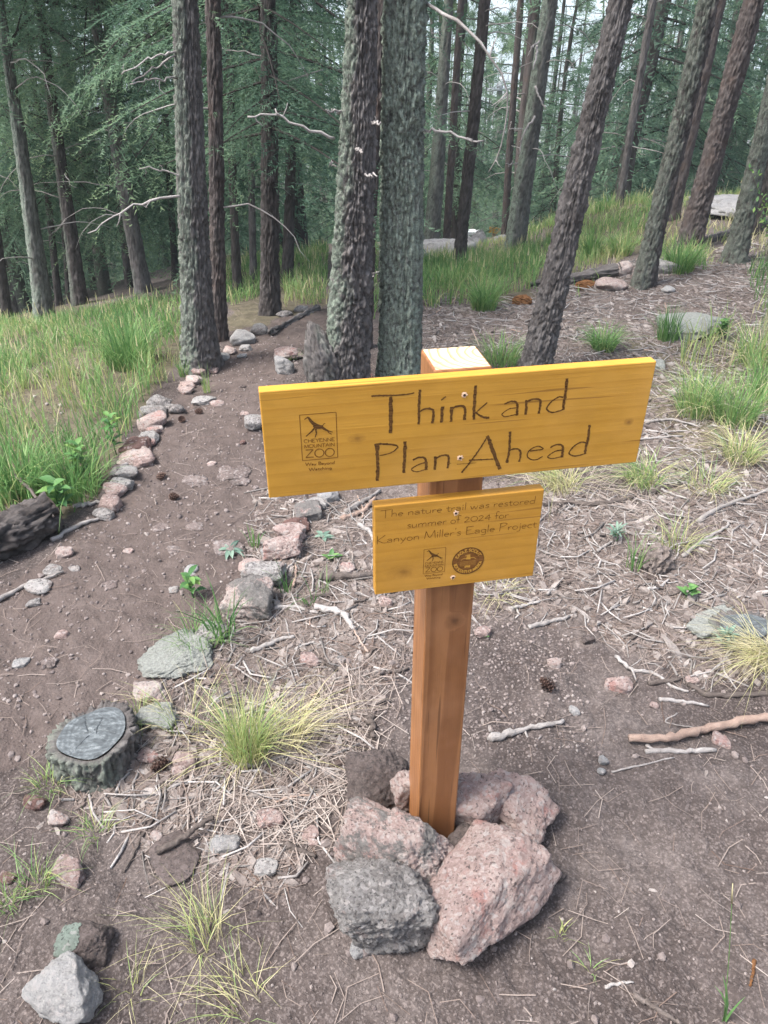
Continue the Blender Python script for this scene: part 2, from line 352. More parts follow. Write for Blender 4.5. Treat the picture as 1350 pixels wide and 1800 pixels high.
# ---------------------------------------------------------------- ground and trail (one height field, split where the trail begins)
TRAIL = [(-300, 1150), (0, 1035), (85, 975), (185, 885), (255, 775), (300, 712), (345, 662), (395, 618), (440, 588), (470, 572), (560, 545), (610, 560), (560, 600), (515, 625),
         (500, 655), (455, 745), (470, 800), (565, 872), (530, 915), (485, 965), (425, 1045), (365, 1110), (300, 1190), (225, 1250), (85, 1320), (-20, 1370), (-300, 1500)]
LIT = [[(470, 860), (1500, 850), (1500, 1230), (1240, 1180), (1020, 1110), (860, 1100), (720, 1130), (640, 1290), (560, 1400), (480, 1560), (260, 1520), (110, 1400), (300, 1240), (430, 1060)],
       [(735, 520), (900, 520), (1100, 440), (1500, 420), (1500, 640), (1000, 640), (735, 640)], [(1120, 640), (1500, 600), (1500, 900), (1100, 850)]]
GRASSY = [[(-400, 560), (330, 520), (330, 620), (250, 740), (200, 840), (100, 940), (-400, 1000)], [(390, 440), (570, 430), (570, 545), (400, 590)], [(740, 440), (960, 430), (940, 520), (740, 530)],
          [(960, 350), (1200, 340), (1200, 440), (960, 470)], [(1100, 590), (1500, 560), (1500, 760), (1170, 800)]]
az = np.concatenate([np.linspace(-math.pi, R(-46), 70, endpoint=False), np.linspace(R(-46), R(46), 560, endpoint=False), np.linspace(R(46), math.pi, 70, endpoint=False)])
rr = np.concatenate([np.geomspace(.05, .5, 10, endpoint=False), np.geomspace(.5, 9, 460, endpoint=False), np.geomspace(9, 80, 70, endpoint=False), np.geomspace(80, 4000, 34)])
AZ, RR = np.meshgrid(az, rr); gx = (np.sin(AZ) * RR).ravel(); gy = (np.cos(AZ) * RR).ravel()
gzv = ground_z(gx, gy)
gpx, gpy, gfw = proj(np.stack([gx, gy, gzv], -1))
jx = 26 * noise2(gx, gy, 3, 41, 3); jy = 26 * noise2(gx, gy, 3, 47, 3)
litter = np.zeros(len(gx)); grassy = np.zeros(len(gx))
for p in LIT: litter[inpoly(gpx + jx * 1.5, gpy + jy * 1.5, p)] = 1
for p in GRASSY: grassy[inpoly(gpx + jx, gpy + jy, p)] = 1
litter = np.maximum(litter, sstep(5, 8, RR.ravel())) * (.55 + .9 * np.clip(noise2(gx, gy, 2.5, 60, 4) + .4, 0, 1)); litter = np.clip(litter, 0, 1)
grassy = np.maximum(grassy, .5 * sstep(6, 9, RR.ravel()) * (noise2(gx, gy, .5, 66) > -.1))
far = ((gpy < 545) | np.isnan(gpy)) & (RR.ravel() > 9.5); grassy[far] *= .1
intrail = inpoly(gpx + jx * .5, gpy + jy * .35, TRAIL); litter[intrail] *= .15; grassy[intrail] = 0
# the tread is worn a little below its edges
dig = inpoly(gpx, gpy, TRAIL).astype(float).reshape(len(rr), len(az))
for _ in range(10): dig[1:-1, 1:-1] = (dig[1:-1, 1:-1] * 2 + dig[:-2, 1:-1] + dig[2:, 1:-1] + dig[1:-1, :-2] + dig[1:-1, 2:]) / 6
GV = np.stack([gx, gy, gzv], -1)
GQ = grid_quads(len(rr), len(az), True)[:, ::-1]
fin = intrail[GQ].sum(1) >= 2
def submesh(name, sel):
    used = np.unique(GQ[sel]); mp = -np.ones(len(GV), np.int64); mp[used] = np.arange(len(used))
    return mesh(name, GV[used], mp[GQ[sel]], None, [M['soil']], {'litter': litter[used], 'grassy': grassy[used], 'tread': intrail[used].astype(float)})
tag(link('trail', submesh('trail', fin)), 'worn brown dirt trail running between two rows of stones', None, None, 'structure')
tag(link('ground', submesh('ground', ~fin)), 'bare dirt forest floor with needles and bark litter', None, None, 'structure')

# ---------------------------------------------------------------- foliage pieces
def bough(nt, nn, nl, nw, seed, spread=.42, droop=.28):
    """one flat conifer bough of unit length along +X"""
    g = np.random.default_rng(seed); V = []; tint = []
    for i, t in enumerate(np.linspace(.10, 1.0, nt)):
        for sd in ((-1, 1) if i < nt - 1 else (0,)):
            if g.random() < .06: continue
            L = (spread * (1 - .72 * t) + .05) * g.uniform(.7, 1.15) if sd else .16
            b = np.array([t, 0, .10 * t - droop * t * t]); a = g.uniform(.8, 1.15) * (sd if sd else 0)
            d = np.array([math.cos(a), math.sin(a), -.12 - .25 * t + g.normal(0, .08)]); d = nrm(d)
            m = max(3, int(nn * L / .3)); k = (np.arange(m) + g.uniform(0, 1, m)) / m
            base = b + d * (k * L)[:, None] + np.array([0, 0, -.25]) * ((k * L) ** 2)[:, None]
            s = np.where(np.arange(m) % 2, 1, -1); an = a + s * g.uniform(.45, 1.0, m)
            nd = np.stack([np.cos(an), np.sin(an), g.normal(.05, .35, m)], -1); nd /= np.linalg.norm(nd, axis=1)[:, None]
            side = np.stack([-np.sin(an), np.cos(an), g.normal(0, .6, m)], -1)
            ln = nl * g.uniform(.7, 1.3, m) * (1 - .3 * k)
            p0 = base - side * nw / 2; p1 = base + side * nw / 2; p2 = base + nd * ln[:, None]
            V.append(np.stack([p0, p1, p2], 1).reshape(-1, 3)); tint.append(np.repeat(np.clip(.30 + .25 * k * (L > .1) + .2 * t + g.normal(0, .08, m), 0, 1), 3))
    C = np.stack([np.linspace(0, 1, 6), np.zeros(6), .10 * np.linspace(0, 1, 6) - droop * np.linspace(0, 1, 6) ** 2], -1)
    return np.concatenate(V), np.concatenate(tint), C
def tuft_branch(seed, nneed=46, nl=.17, nw=.012):
    """a pine branch of unit length: bare inner half, needle tufts towards the tip"""
    g = np.random.default_rng(seed); V = []; tint = []
    C = smooth_line([(0, 0, 0), (.35, g.normal(0, .04), -.02), (.7, g.normal(0, .07), .02), (1, g.normal(0, .1), .12)], 7)
    for j in range(13):
        t = g.uniform(.4, 1.0); b = C[int(t * 6)] + np.array([g.normal(0, .05), g.normal(0, .17 * (1.25 - t)), g.normal(.03, .06)])
        d = g.normal(0, 1, (nneed, 3)) + np.array([.8, 0, .35]); d /= np.linalg.norm(d, axis=1)[:, None]
        s = np.cross(d, g.normal(0, 1, (nneed, 3))); s /= np.linalg.norm(s, axis=1)[:, None] + 1e-9
        ln = nl * g.uniform(.7, 1.2, nneed)
        V.append(np.stack([b - s * nw / 2, b + s * nw / 2, b + d * ln[:, None]], 1).reshape(-1, 3)); tint.append(np.repeat(np.clip(g.normal(.45, .12) + g.normal(0, .08, nneed), 0, 1), 3))
    return np.concatenate(V), np.concatenate(tint), C
def crown_mesh(name, protos, H, Lmax, nb, seed, mat, wood, lo=-25, hi=25, pw=.8, shape=None, sizejit=.25, dpw=1.35):
    g = np.random.default_rng(seed); acc = Acc(); az0 = g.uniform(0, 6)
    for i in range(nb):
        z = ((i + g.random()) / nb) ** dpw * H; f = z / H
        L = Lmax * ((1 - f) ** (pw + .35) * .95 + .05) if shape is None else Lmax * shape(f)
        L *= g.uniform(1 - sizejit * 1.6, 1 + sizejit)
        az0 += 2.399 + g.normal(0, .35)
        V, ti, C = protos[g.integers(len(protos))]
        Rm = rotm(g.normal(0, .25), -R(lo + (hi - lo) * f + g.normal(0, 7)), az0)
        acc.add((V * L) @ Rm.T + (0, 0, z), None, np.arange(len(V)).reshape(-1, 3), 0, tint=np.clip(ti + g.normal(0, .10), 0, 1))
        C = C[:-1]; tv, tq, tt = tube((C * L) @ Rm.T + (0, 0, z), np.linspace(.008, .002, len(C)) * (.5 + L * .5), 4, False)
        acc.add(tv, tq, tt, 1, tint=.3)
    return acc.mesh(name, [mat, wood], False)
fineb = [bough(19, 34, .032, .0052, 100 + k, .40, .17) for k in range(4)]
midb = [bough(14, 21, .050, .0095, 200 + k, .42, .17) for k in range(5)]
coarseb = [bough(9, 7, .15, .038, 300 + k) for k in range(4)]
pineb = [tuft_branch(400 + k) for k in range(4)]
CROWN = {}
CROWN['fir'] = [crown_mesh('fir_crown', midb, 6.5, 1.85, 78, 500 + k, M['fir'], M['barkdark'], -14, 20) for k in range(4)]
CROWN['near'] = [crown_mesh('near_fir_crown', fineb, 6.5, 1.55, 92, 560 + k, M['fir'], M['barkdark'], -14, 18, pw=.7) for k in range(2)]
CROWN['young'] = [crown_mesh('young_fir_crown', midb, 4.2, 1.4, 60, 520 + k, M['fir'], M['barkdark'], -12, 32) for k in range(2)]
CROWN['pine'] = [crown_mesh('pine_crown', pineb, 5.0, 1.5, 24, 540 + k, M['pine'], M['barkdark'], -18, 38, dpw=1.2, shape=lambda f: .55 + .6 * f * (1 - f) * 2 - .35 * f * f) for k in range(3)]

# ---------------------------------------------------------------- trunks
def trunk_mesh(name, axis, H, rad, mat, na=64, dz=.02, fine_to=2.0, cell=(.035, .07), amp=.010, flare=.35, lich=(0, 0, 0), seed=0, wob=.01, coarse=.3):
    """axis: unit-ish direction per metre of height; rad(s): radius; lich=(angle deg, half width, strength)"""
    g = np.random.default_rng(seed)
    s = np.concatenate([np.arange(-.25, fine_to, dz), np.arange(fine_to, H + coarse, coarse)])
    ax = np.asarray(axis, float); r = rad(np.maximum(s, 0)); r = np.maximum(r, .012) * (1 + flare * np.exp(-np.maximum(s + .03, 0) / .16))
    th = np.arange(na) * 2 * math.pi / na; S, TH = np.meshgrid(s, th, indexing='ij'); RAD = np.repeat(r[:, None], na, 1)
    r0 = float(rad(np.array([.6]))[0]); nu = max(5, int(round(2 * math.pi * r0 / cell[0])))
    P = np.stack([np.cos(TH) * RAD, np.sin(TH) * RAD, S], -1).reshape(-1, 3)
    w1 = fbm(P * (13, 13, 6), 3, seed, .6).reshape(S.shape); w2 = fbm(P * (11, 11, 9), 3, seed + 5, .6).reshape(S.shape)
    u = TH / (2 * math.pi) * nu + w1 * 1.1; v = S / cell[1] + w2 * 1.0
    f1, f2, cid = worley(u, v, nu, seed); pl = sstep(.0, .22, f2 - f1); dv1 = np.clip(worley.dv, -.8, .8)
    f1b, f2b, cidb = worley(u * 2 + w2 * .8, v * 2.3 + w1 * .8, nu * 2, seed + 9); plb = sstep(.0, .25, f2b - f1b); dvb = np.clip(worley.dv, -.8, .8)
    nb = fbm(P * (60, 60, 34), 3, seed + 2).reshape(S.shape)
    lob = noise(np.stack([np.cos(TH) * 1.6, np.sin(TH) * 1.6, S * 1.1], -1).reshape(-1, 3), seed + 3).reshape(S.shape)
    zone = .55 + .9 * np.clip(noise(P * (3, 3, 2.2), seed + 31).reshape(S.shape) + .35, 0, 1)
    kf = 1.7 / max(cell[0] * 10, .05) * 2.2; fu = fbm(np.stack([np.cos(TH) * RAD * kf * 4, np.sin(TH) * RAD * kf * 4, S * 4.2], -1).reshape(-1, 3), 3, seed + 37, .55).reshape(S.shape); fur = np.exp(-(fu / .13) ** 2)
    d = zone * (amp * (pl - 1) * .75 + amp * .45 * (plb - 1) + amp * .9 * (cid - .5) * pl - amp * .35 * dv1 * pl - amp * .35 * dvb * plb) - amp * 1.15 * fur + amp * .6 * nb + r0 * .07 * lob
    d += r0 * .5 * np.exp(-np.maximum(S, 0) / .14) * np.clip(np.cos(TH * 3 + seed), 0, 1) * .5
    RAD = RAD + d
    cen = ax[None] * s[:, None] + wob * np.stack([np.sin(s * 1.1 + seed), np.cos(s * .9 + seed * 2), 0 * s], -1) * np.clip(s, 0, 1)[:, None]
    V = np.stack([np.cos(TH) * RAD + cen[:, 0, None], np.sin(TH) * RAD + cen[:, 1, None], np.repeat(cen[:, 2, None], na, 1)], -1).reshape(-1, 3)
    la, lw, ls = lich; dd = np.abs((np.degrees(TH) - la + 180) % 360 - 180)
    li = ls * (1 - sstep(lw * .6, lw, dd + 30 * w1)) * (.6 + .4 * plb)
    tint = np.clip(.22 + .26 * cid + .10 * pl + .20 * cidb + .22 * nb, 0, 1)
    return mesh(name, V, grid_quads(len(s), na, True), None, [mat], {'tint': tint.ravel(), 'lichen': li.ravel()}), r0
def branch_part(name, pts, r0, r1, parent, mat=None, seed=0, n=14, ns=6, jit=.009, forks=()):
    g = np.random.default_rng(seed); r0 *= .72; r1 *= .6; a = Acc(); C = smooth_line(pts, n); C[1:] += g.normal(0, jit, (n - 1, 3)) * .5
    def put(C, r0, r1):
        v, q, t = tube(C, np.linspace(r0, r1, len(C)) * (1 + g.normal(0, .07, len(C))), ns); a.add(v, q, t, 0, tint=np.clip(g.normal(.55, .1) + g.normal(0, .12, len(v)), 0, 1))
    put(C, r0, r1)
    for k in range(2):                     # snapped side twigs
        i = g.integers(n // 3, n - 1); Lf = np.linalg.norm(C[-1] - C[0]) * g.uniform(.05, .16); v = nrm(C[i] - C[i - 1] + g.normal(0, .5, 3)) * Lf
        put(np.array([C[i], C[i] + v * .55 + g.normal(0, .006, 3), C[i] + v]), r1 * .9, r1 * .4)
    for i, vec, rf in forks:
        b = C[i]; put(smooth_line([b, b + np.array(vec) * .5 + g.normal(0, .01, 3), b + np.array(vec)], 5), rf, rf * .4)
    return link(name, a.mesh(name, [mat or M['deadwood']]), parent)
def rand_branch_pts(g, base, ang, L, droop):
    d = np.array([math.cos(ang), math.sin(ang), g.uniform(-.1, .35)]); side = np.array([-d[1], d[0], 0]) * g.normal(0, .12)
    return [base, base + d * L * .35 + side * L * .5, base + d * L * .7 + side * L - np.array([0, 0, droop * L * .25]), base + d * L * g.uniform(.9, 1.0) + side * L * .6 - np.array([0, 0, droop * L * .75])]

def near_tree(name, label, base, top, w0, w1, mat, H=10, D=None, na=64, dz=.02, lich=(0, 0, 0), crown=None, crown_z=5, amp=.009, cell=(.035, .07), flare=.35, seed=1,
              group='conifers standing around the trail', brs=(), nrand=0, fine=None, cat='tree', crown_scale=1.0):
    """base/top: photograph pixels of the foot and of the axis where the trunk leaves the top of the picture; w0/w1 widths there"""
    if crown == 'pine': H, crown_z = max(H, 14), 9.5
    B = hit(*base) if D is None else None
    if B is None:
        B = at(base[0], base[1], D); B[2] = gz(B[0], B[1])
    P1 = at(top[0], top[1], B[1]); ax = P1 - B; hz = ax[2]; ax = ax / hz
    r_0 = w0 * mpp(B) / 2; r_1 = w1 * mpp(P1) / 2
    rad = lambda s: np.where(s < hz, r_0 + (r_1 - r_0) * s / hz, np.maximum(r_1 * (1 - (s - hz) / (H - hz) * .9), .012))
    t = empty(name, B, label, cat, group)
    me, rm = trunk_mesh('trunk', ax, H, rad, mat, na, dz, fine or hz * 1.08, cell, amp, flare, lich, seed); link('trunk', me, t)
    if crown:
        cm = CROWN[crown][seed % len(CROWN[crown])]; c = link('crown', cm, t, tuple(ax * crown_z), (0, 0, seed * 1.3)); ch = 6.5 if crown in ('fir', 'near') else 4.2 if crown == 'young' else 5.0
        c.scale = (crown_scale, crown_scale, (H - crown_z + .3) / ch)
    g = np.random.default_rng(seed + 900)
    for k, (pts, d0, d1, forks) in enumerate(brs):     # pixel polyline, drawn a little in front of the trunk's own distance
        n = len(pts); W = [at(px, py, B[1] + dy) - B for (px, py, dy) in pts]
        branch_part('dead_branch', W, d0, d1, t, None, seed * 10 + k, forks=forks)
    for k in range(nrand):
        z = g.uniform(.5, max(hz * 1.0, 1.2)); an = g.uniform(0, 6.28); r = float(rad(np.array([z]))[0])
        branch_part('dead_branch', rand_branch_pts(g, ax * z + np.array([math.cos(an), math.sin(an), 0]) * r * .7, an, g.uniform(.25, .9), g.uniform(0, .9)), .008, .002, t, None, seed * 10 + 50 + k, 9, 5)
    return t, B, ax

# ---- the trees nearest the sign, one by one
TR = near_tree
TR('pine_tree', 'stout upright pine with green lichen plates all over its trunk, directly behind the sign', (702, 690), (715, 0), 74, 80, M['barkgreen'], 11, 3.74, 150, .0075, (200, 190, 1.0), 'pine', 6, .012, (.019, .046), .08, 3,
   brs=[([(745, 229, -.02), (775, 232, -.05), (815, 241, -.08), (846, 251, -.1)], .0085, .006, ()),
        ([(752, 8, -.02), (785, 28, -.15), (815, 48, -.2), (850, 80, -.25), (878, 120, -.25), (892, 158, -.25), (890, 215, -.25), (877, 270, -.22), (857, 306, -.2)], .011, .003, ((6, (.02, 0, .07), .004), (8, (-.06, 0, -.05), .003)))])
t2, B2, a2 = TR('pine_tree', 'leaning pine with a swollen burl at its foot and lichen on one side', (606, 692), (639, 0), 82, 55, M['bark'], 11, 3.62, 140, .0075, (178, 88, 1.0), 'pine', 6, .012, (.018, .048), .06, 8,
   brs=[([(588, 243, -.02), (560, 235, -.05), (525, 220, -.08), (492, 202, -.1), (455, 203, -.12), (436, 206, -.14)], .0095, .006, ((9, (-.012, 0, .022), .006),)),
        ([(652, 217, -.04), (668, 217, -.2)], .008, .006, ()), ([(640, 307, -.04), (662, 308, -.2)], .006, .005, ()), ([(628, 262, -.1), (637, 268, -.17)], .010, .007, ()), ([(600, 195, -.03), (572, 193, -.12)], .007, .005, ()), ([(590, 292, -.03), (580, 286, -.08)], .005, .003, ())])
# the burl
def blob_burl():
    me = bpy.data.meshes.new('burl'); import bmesh
    bm = bmesh.new(); bmesh.ops.create_icosphere(bm, subdivisions=5, radius=1); V = np.array([v.co[:] for v in bm.verts]); T = np.array([[v.index for v in f.verts] for f in bm.faces]); bm.free()
    f1, f2, c = worley(np.arctan2(V[:, 1], V[:, 0]) / 6.2832 * 24 + fbm(V * 3, 3, 4) * 1.4, V[:, 2] * 4.5 + fbm(V * 3, 3, 6) * 1.2, 24, 3)
    r = 1 + .10 * fbm(V * 1.6, 3, 9) + .13 * (sstep(.02, .3, f2 - f1) - .6) + .05 * fbm(V * 9, 3, 19)
    P = V * r[:, None] * np.stack([.100 * (1 - .35 * np.clip(V[:, 2], 0, 1)), .11 + 0 * V[:, 2], .215 + 0 * V[:, 2]], -1)
    return mesh('burl', P, None, T, [M['bark']], {'tint': np.clip(.2 + .5 * c, 0, 1), 'lichen': np.clip(noise(V * 2, 33), 0, 1) * .6})
bl = link('burl', blob_burl(), t2, tuple(at(571, 645, 3.58) - B2)); bl.rotation_euler = (0, R(-14), 0)
TR('pine_tree', 'thin red-barked pine half hidden behind the leaning pine with the burl', (641, 612), (672, 0), 25, 24, M['barkred'], 10, None, 56, .014, (0, 0, 0), 'pine', 5.5, .008, (.03, .07), .12, 11,
   brs=[([(648, 488, -.05), (657, 484, -.12), (664, 478, -.2)], .007, .004, ())])
TR('pine_tree', 'straight brown pine at the bend of the trail with lichen round its flared foot', (352, 645), (323, 0), 57, 45, M['bark'], 11, None, 110, .010, (230, 60, .8), 'pine', 5.5, .010, (.017, .044), .40, 5,
   brs=[([(322, 345, -.05), (280, 349, -.1), (235, 360, -.15), (212, 374, -.18), (153, 411, -.22)], .010, .005, ((8, (-.03, 0, -.06), .004),)), ([(322, 310, -.03), (288, 300, -.08), (244, 294, -.12)], .008, .004, ()),
        ([(309, 91, -.03), (275, 100, -.1), (213, 131, -.15)], .007, .004, ()), ([(309, 98, -.03), (268, 122, -.1), (234, 141, -.15)], .007, .004, ()), ([(311, 138, -.03), (275, 140, -.1), (229, 146, -.15)], .007, .004, ((5, (.02, 0, -.06), .003),))])
TR('pine_tree', 'slimmer pine close behind the straight brown pine, with an orange scar', (386, 598), (370, 0), 27, 27, M['barkred'], 10, None, 64, .013, (0, 0, 0), 'pine', 4.8, .008, (.028, .06), .15, 6, nrand=3)
t6, B6, a6 = TR('fir_tree', 'dark fir beyond the trail bend with drooping boughs low on its trunk', (474, 553), (470, 0), 33, 29, M['barkdark'], 10, None, 64, .014, (0, 0, 0), None, 5, .009, (.024, .06), .3, 7, nrand=3)
cr6 = crown_mesh('near_fir_crown', fineb, 6.5, 1.1, 100, 77, M['fir'], M['barkdark'], -15, 12, pw=.6); link('crown', cr6, t6, tuple(a6 * 1.08))
TR('pine_tree', 'grey scaly pine leaning away behind the long end of the sign', (938, 660), (1089, 0), 54, 43, M['bark'], 11, None, 110, .009, (0, 0, 0), 'pine', 6, .011, (.018, .040), .10, 12)
TR('pine_tree', 'mossy-footed leaning pine beside the pink rocks', (1129, 503), (1243, 0), 34, 36, M['barkdark'], 11, None, 72, .013, (190, 120, .55), 'pine', 5, .010, (.020, .045), .35, 13)
TR('pine_tree', 'thin pine just behind the mossy-footed leaning pine', (1180, 385), (1266, 0), 21, 22, M['barkred'], 10, None, 40, .02, (0, 0, 0), 'pine', 5, .007, (.03, .07), .2, 14)
TR('pine_tree', 'dark reddish leaning pine with tall grass round its foot', (1208, 438), (1330, 0), 40, 36, M['barkred'], 11, None, 72, .014, (0, 0, 0), 'pine', 5, .010, (.020, .045), .3, 15)
TR('pine_tree', 'mossy leaning pine nearest the right edge, roots on bare duff', (1291, 460), (1400, 0), 36, 30, M['barkdark'], 10, None, 64, .015, (200, 140, .6), 'pine', 5, .008, (.03, .065), .3, 16)
TR('pine_tree', 'short stretch of dim trunk behind the mossy pine at the right edge', (1328, 410), (1420, 0), 21, 20, M['barkdark'], 10, None, 40, .02, (0, 0, 0), 'pine', 9, .007, (.03, .07), .2, 17)
TR('pine_tree', 'pale lichened pine with curling white dead branches, in the grass behind the boulders', (903, 448), (966, 0), 36, 28, M['barkgreen'], 12, None, 64, .02, (190, 70, .9), 'pine', 9, .008, (.03, .07), .15, 18, nrand=5,
   brs=[([(948, 72, -.1), (933, 85, -.25), (928, 100, -.3)], .014, .006, ()), ([(944, 80, -.1), (943, 100, -.25), (936, 122, -.3)], .016, .010, ()), ([(941, 152, -.1), (948, 172, -.2), (960, 192, -.3)], .018, .008, ()), ([(940, 205, -.15), (920, 235, -.3), (912, 275, -.35)], .016, .008, ()),
        ([(920, 228, -.1), (895, 226, -.2)], .010, .008, ()), ([(910, 288, -.1), (890, 288, -.2)], .010, .008, ())])
TR('pine_tree', 'slim dark pine standing in front of the pale boulder', (806, 468), (851, 0), 22, 21, M['barkdark'], 11, None, 44, .022, (0, 0, 0), 'pine', 9, .007, (.03, .07), .2, 19, nrand=4)
TR('pine_tree', 'grey pine rising behind the pale boulder, next to the lichened pine', (757, 425), (790, 0), 30, 18, M['barkgreen'], 11, 10.5, 40, .03, (190, 90, .6), 'pine', 9, .008, (.04, .08), .1, 20, nrand=4)
TR('pine_tree', 'thin reddish pine behind the pale boulder', (784, 415), (812, 0), 14, 12, M['barkred'], 11, 11.5, 32, .03, (0, 0, 0), 'pine', 9, .007, (.04, .09), .1, 21, nrand=5)
TR('pine_tree', 'reddish slender pine between the utility pole and the lichened pine', (887, 415), (915, 0), 13, 12, M['barkred'], 11, 12.5, 32, .03, (0, 0, 0), 'pine', 5, .007, (.04, .09), .1, 22, nrand=6)
TR('pine_tree', 'slender pine rising from the grassy crest near the grey scaly pine', (1088, 362), (1148, 0), 13, 14, M['bark'], 10, None, 32, .03, (0, 0, 0), 'pine', 9, .007, (.04, .09), .2, 23, nrand=4)
TR('pine_tree', 'slim pine beyond the grass between the bend firs', (417, 512), (398, 0), 16, 14, M['barkdark'], 11, None, 32, .03, (0, 0, 0), 'near', 1.9, .006, (.04, .09), .2, 24, nrand=3)
TR('pine_tree', 'grey slender trunk behind the dark fir, farther down the trail', (446, 492), (430, 0), 13, 12, M['bark'], 11, None, 32, .03, (0, 0, 0), 'near', 1.6, .006, (.04, .09), .2, 25, nrand=3)
TR('fir_tree', 'slim fir in the grass between the dark fir and the burl pine', (505, 487), (516, 0), 20, 15, M['barkdark'], 10, None, 36, .03, (0, 0, 0), 'near', 1.3, .006, (.04, .08), .2, 26, nrand=3, crown_scale=.7)
# the downhill trees beyond the meadow
TR('fir_tree', 'mossy trunk rising out of the meadow edge with fresh green twigs around its foot', (88, 597), (3, 20), 33, 16, M['barkgreen'], 10, 6.6, 56, .02, (180, 100, .8), 'near', 2.5, .007, (.03, .065), .15, 27, nrand=7)
TR('fir_tree', 'dark trunk curving up beside the mossy meadow trunk, twigs bleached white', (150, 575), (72, 20), 27, 16, M['barkdark'], 10, 7.6, 48, .02, (180, 80, .5), 'near', 2.3, .007, (.03, .065), .15, 28, nrand=8)
TR('fir_tree', 'tall grey fir at the end of the meadow with a leafy bough at half height', (260, 556), (165, 10), 29, 19, M['bark'], 11, 7.4, 48, .02, (170, 70, .4), 'near', 2.4, .007, (.03, .065), .15, 29, nrand=7)
TR('fir_tree', 'dark slim trunk right behind the tall grey fir', (236, 548), (190, 100), 17, 12, M['barkdark'], 10, 9.0, 36, .03, (0, 0, 0), 'near', 1.5, .006, (.04, .08), .1, 30, nrand=4)
TR('fir_tree', 'thin dark trunk at the meadow edge, first of a close pair', (112, 572), (60, 150), 13, 9, M['barkdark'], 9, 9.5, 32, .03, (0, 0, 0), 'near', 1.6, .006, (.04, .08), .1, 31, nrand=3)
TR('fir_tree', 'thin dark trunk at the meadow edge, second of a close pair', (131, 570), (90, 150), 12, 9, M['barkdark'], 9, 10.0, 32, .03, (0, 0, 0), 'near', 1.4, .006, (.04, .08), .1, 32, nrand=3)
TR('fir_tree', 'shadowy trunk at the far left end of the meadow', (22, 600), (-50, 100), 22, 16, M['barkdark'], 10, 8.2, 40, .03, (180, 90, .4), 'near', 2.0, .006, (.04, .08), .1, 33, nrand=5)
TR('fir_tree', 'slender dark fir just beyond the meadow beside the straight brown pine', (315, 535), (285, 100), 12, 11, M['barkdark'], 9, 9.5, 32, .03, (0, 0, 0), 'near', 1.1, .006, (.04, .08), .1, 34, nrand=3)
TR('fir_tree', 'sunken fir behind the meadow with dense boughs near the log end', (40, 590), (0, 300), 18, 12, M['barkdark'], 9, 11, 32, .03, (0, 0, 0), 'near', 1.2, .006, (.04, .08), .1, 35, nrand=4)

# ---- the forest beyond: four kinds, copied with their trunks, crowns and dead branches
def bg_proto(kind, label, H, r, crown, cz, mat, seed, nbr):
    root = empty('pine_tree' if kind == 'pine' else 'fir_tree', (0, 0, -50), label, 'tree', 'distant conifers beyond the crest')
    rad = lambda s: np.maximum(r * (1 - s / H * .9), .012)
    me, _ = trunk_mesh('trunk', (0, 0, 1), H, rad, mat, 20, .12, 7, (.07, .16), .008, .15, (180, 90, .4), seed, .05, .5); link('trunk', me, root)
    c = link('crown', crown, root, (0, 0, cz)); c.scale = (1, 1, (H - cz + .3) / (6.5 if crown in CROWN['fir'] else 4.2 if crown in CROWN['young'] else 5.0))
    g = np.random.default_rng(seed)
    for k in range(nbr):
        z = g.uniform(.8, max(cz * 1.1, 2.2)); an = g.uniform(0, 6.28)
        branch_part('dead_branch', rand_branch_pts(g, np.array([math.cos(an) * r * .7, math.sin(an) * r * .7, z]), an, g.uniform(.5, 1.3), g.uniform(.1, 1.0)), .013, .004, root, None, seed + k, 7, 4)
    return root
def copy_tree(o, loc, rot, sc):
    c = o.copy(); COL.objects.link(c); c.location = loc; c.rotation_euler = rot; c.scale = (sc, sc, sc)
    for ch in o.children:
        d = ch.copy(); COL.objects.link(d); d.parent = c
    return c
NM = {0: 'drooping dark fir', 1: 'drooping dark fir', 2: 'drooping dark fir', 3: 'low young fir', 4: 'bare-trunked pine', 5: 'bare-trunked pine'}
protos = [bg_proto('fir', '', 9.5, .10, CROWN['fir'][0], 1.2, M['barkdark'], 610, 5), bg_proto('fir', '', 10.5, .11, CROWN['fir'][1], 1.9, M['barkdark'], 620, 7), bg_proto('fir', '', 8.5, .08, CROWN['fir'][2], .8, M['barkdark'], 630, 4),
          bg_proto('fir', '', 4.6, .055, CROWN['young'][0], .4, M['barkdark'], 640, 0), bg_proto('pine', '', 11.5, .115, CROWN['pine'][0], 4.5, M['barkdark'], 650, 8), bg_proto('pine', '', 10.5, .10, CROWN['pine'][1], 3.6, M['barkred'], 660, 8)]
SECT = [(-220, 'well downslope past the rotten log'), (-20, 'downslope past the shadowy meadow-end trunk'), (90, 'outermost past the mossy meadow trunk'), (230, 'beyond the end of the meadow'), (330, 'just left of the straight brown pine'), (455, 'between the straight brown pine and the dark fir'), (600, 'between the dark fir and the burl pine'), (760, 'behind the two big trunks'),
        (880, 'behind the pale boulders'), (1010, 'behind the lichened pine'), (1120, 'behind the grey scaly pine'), (1230, 'behind the mossy-footed pine'), (1370, 'behind the reddish leaning pine'), (1540, 'on the rise past the leafy sapling'), (9999, 'far along the rise past the straw tuft')]
g = np.random.default_rng(21); placed = []; tries = 0; first = set(); made = []
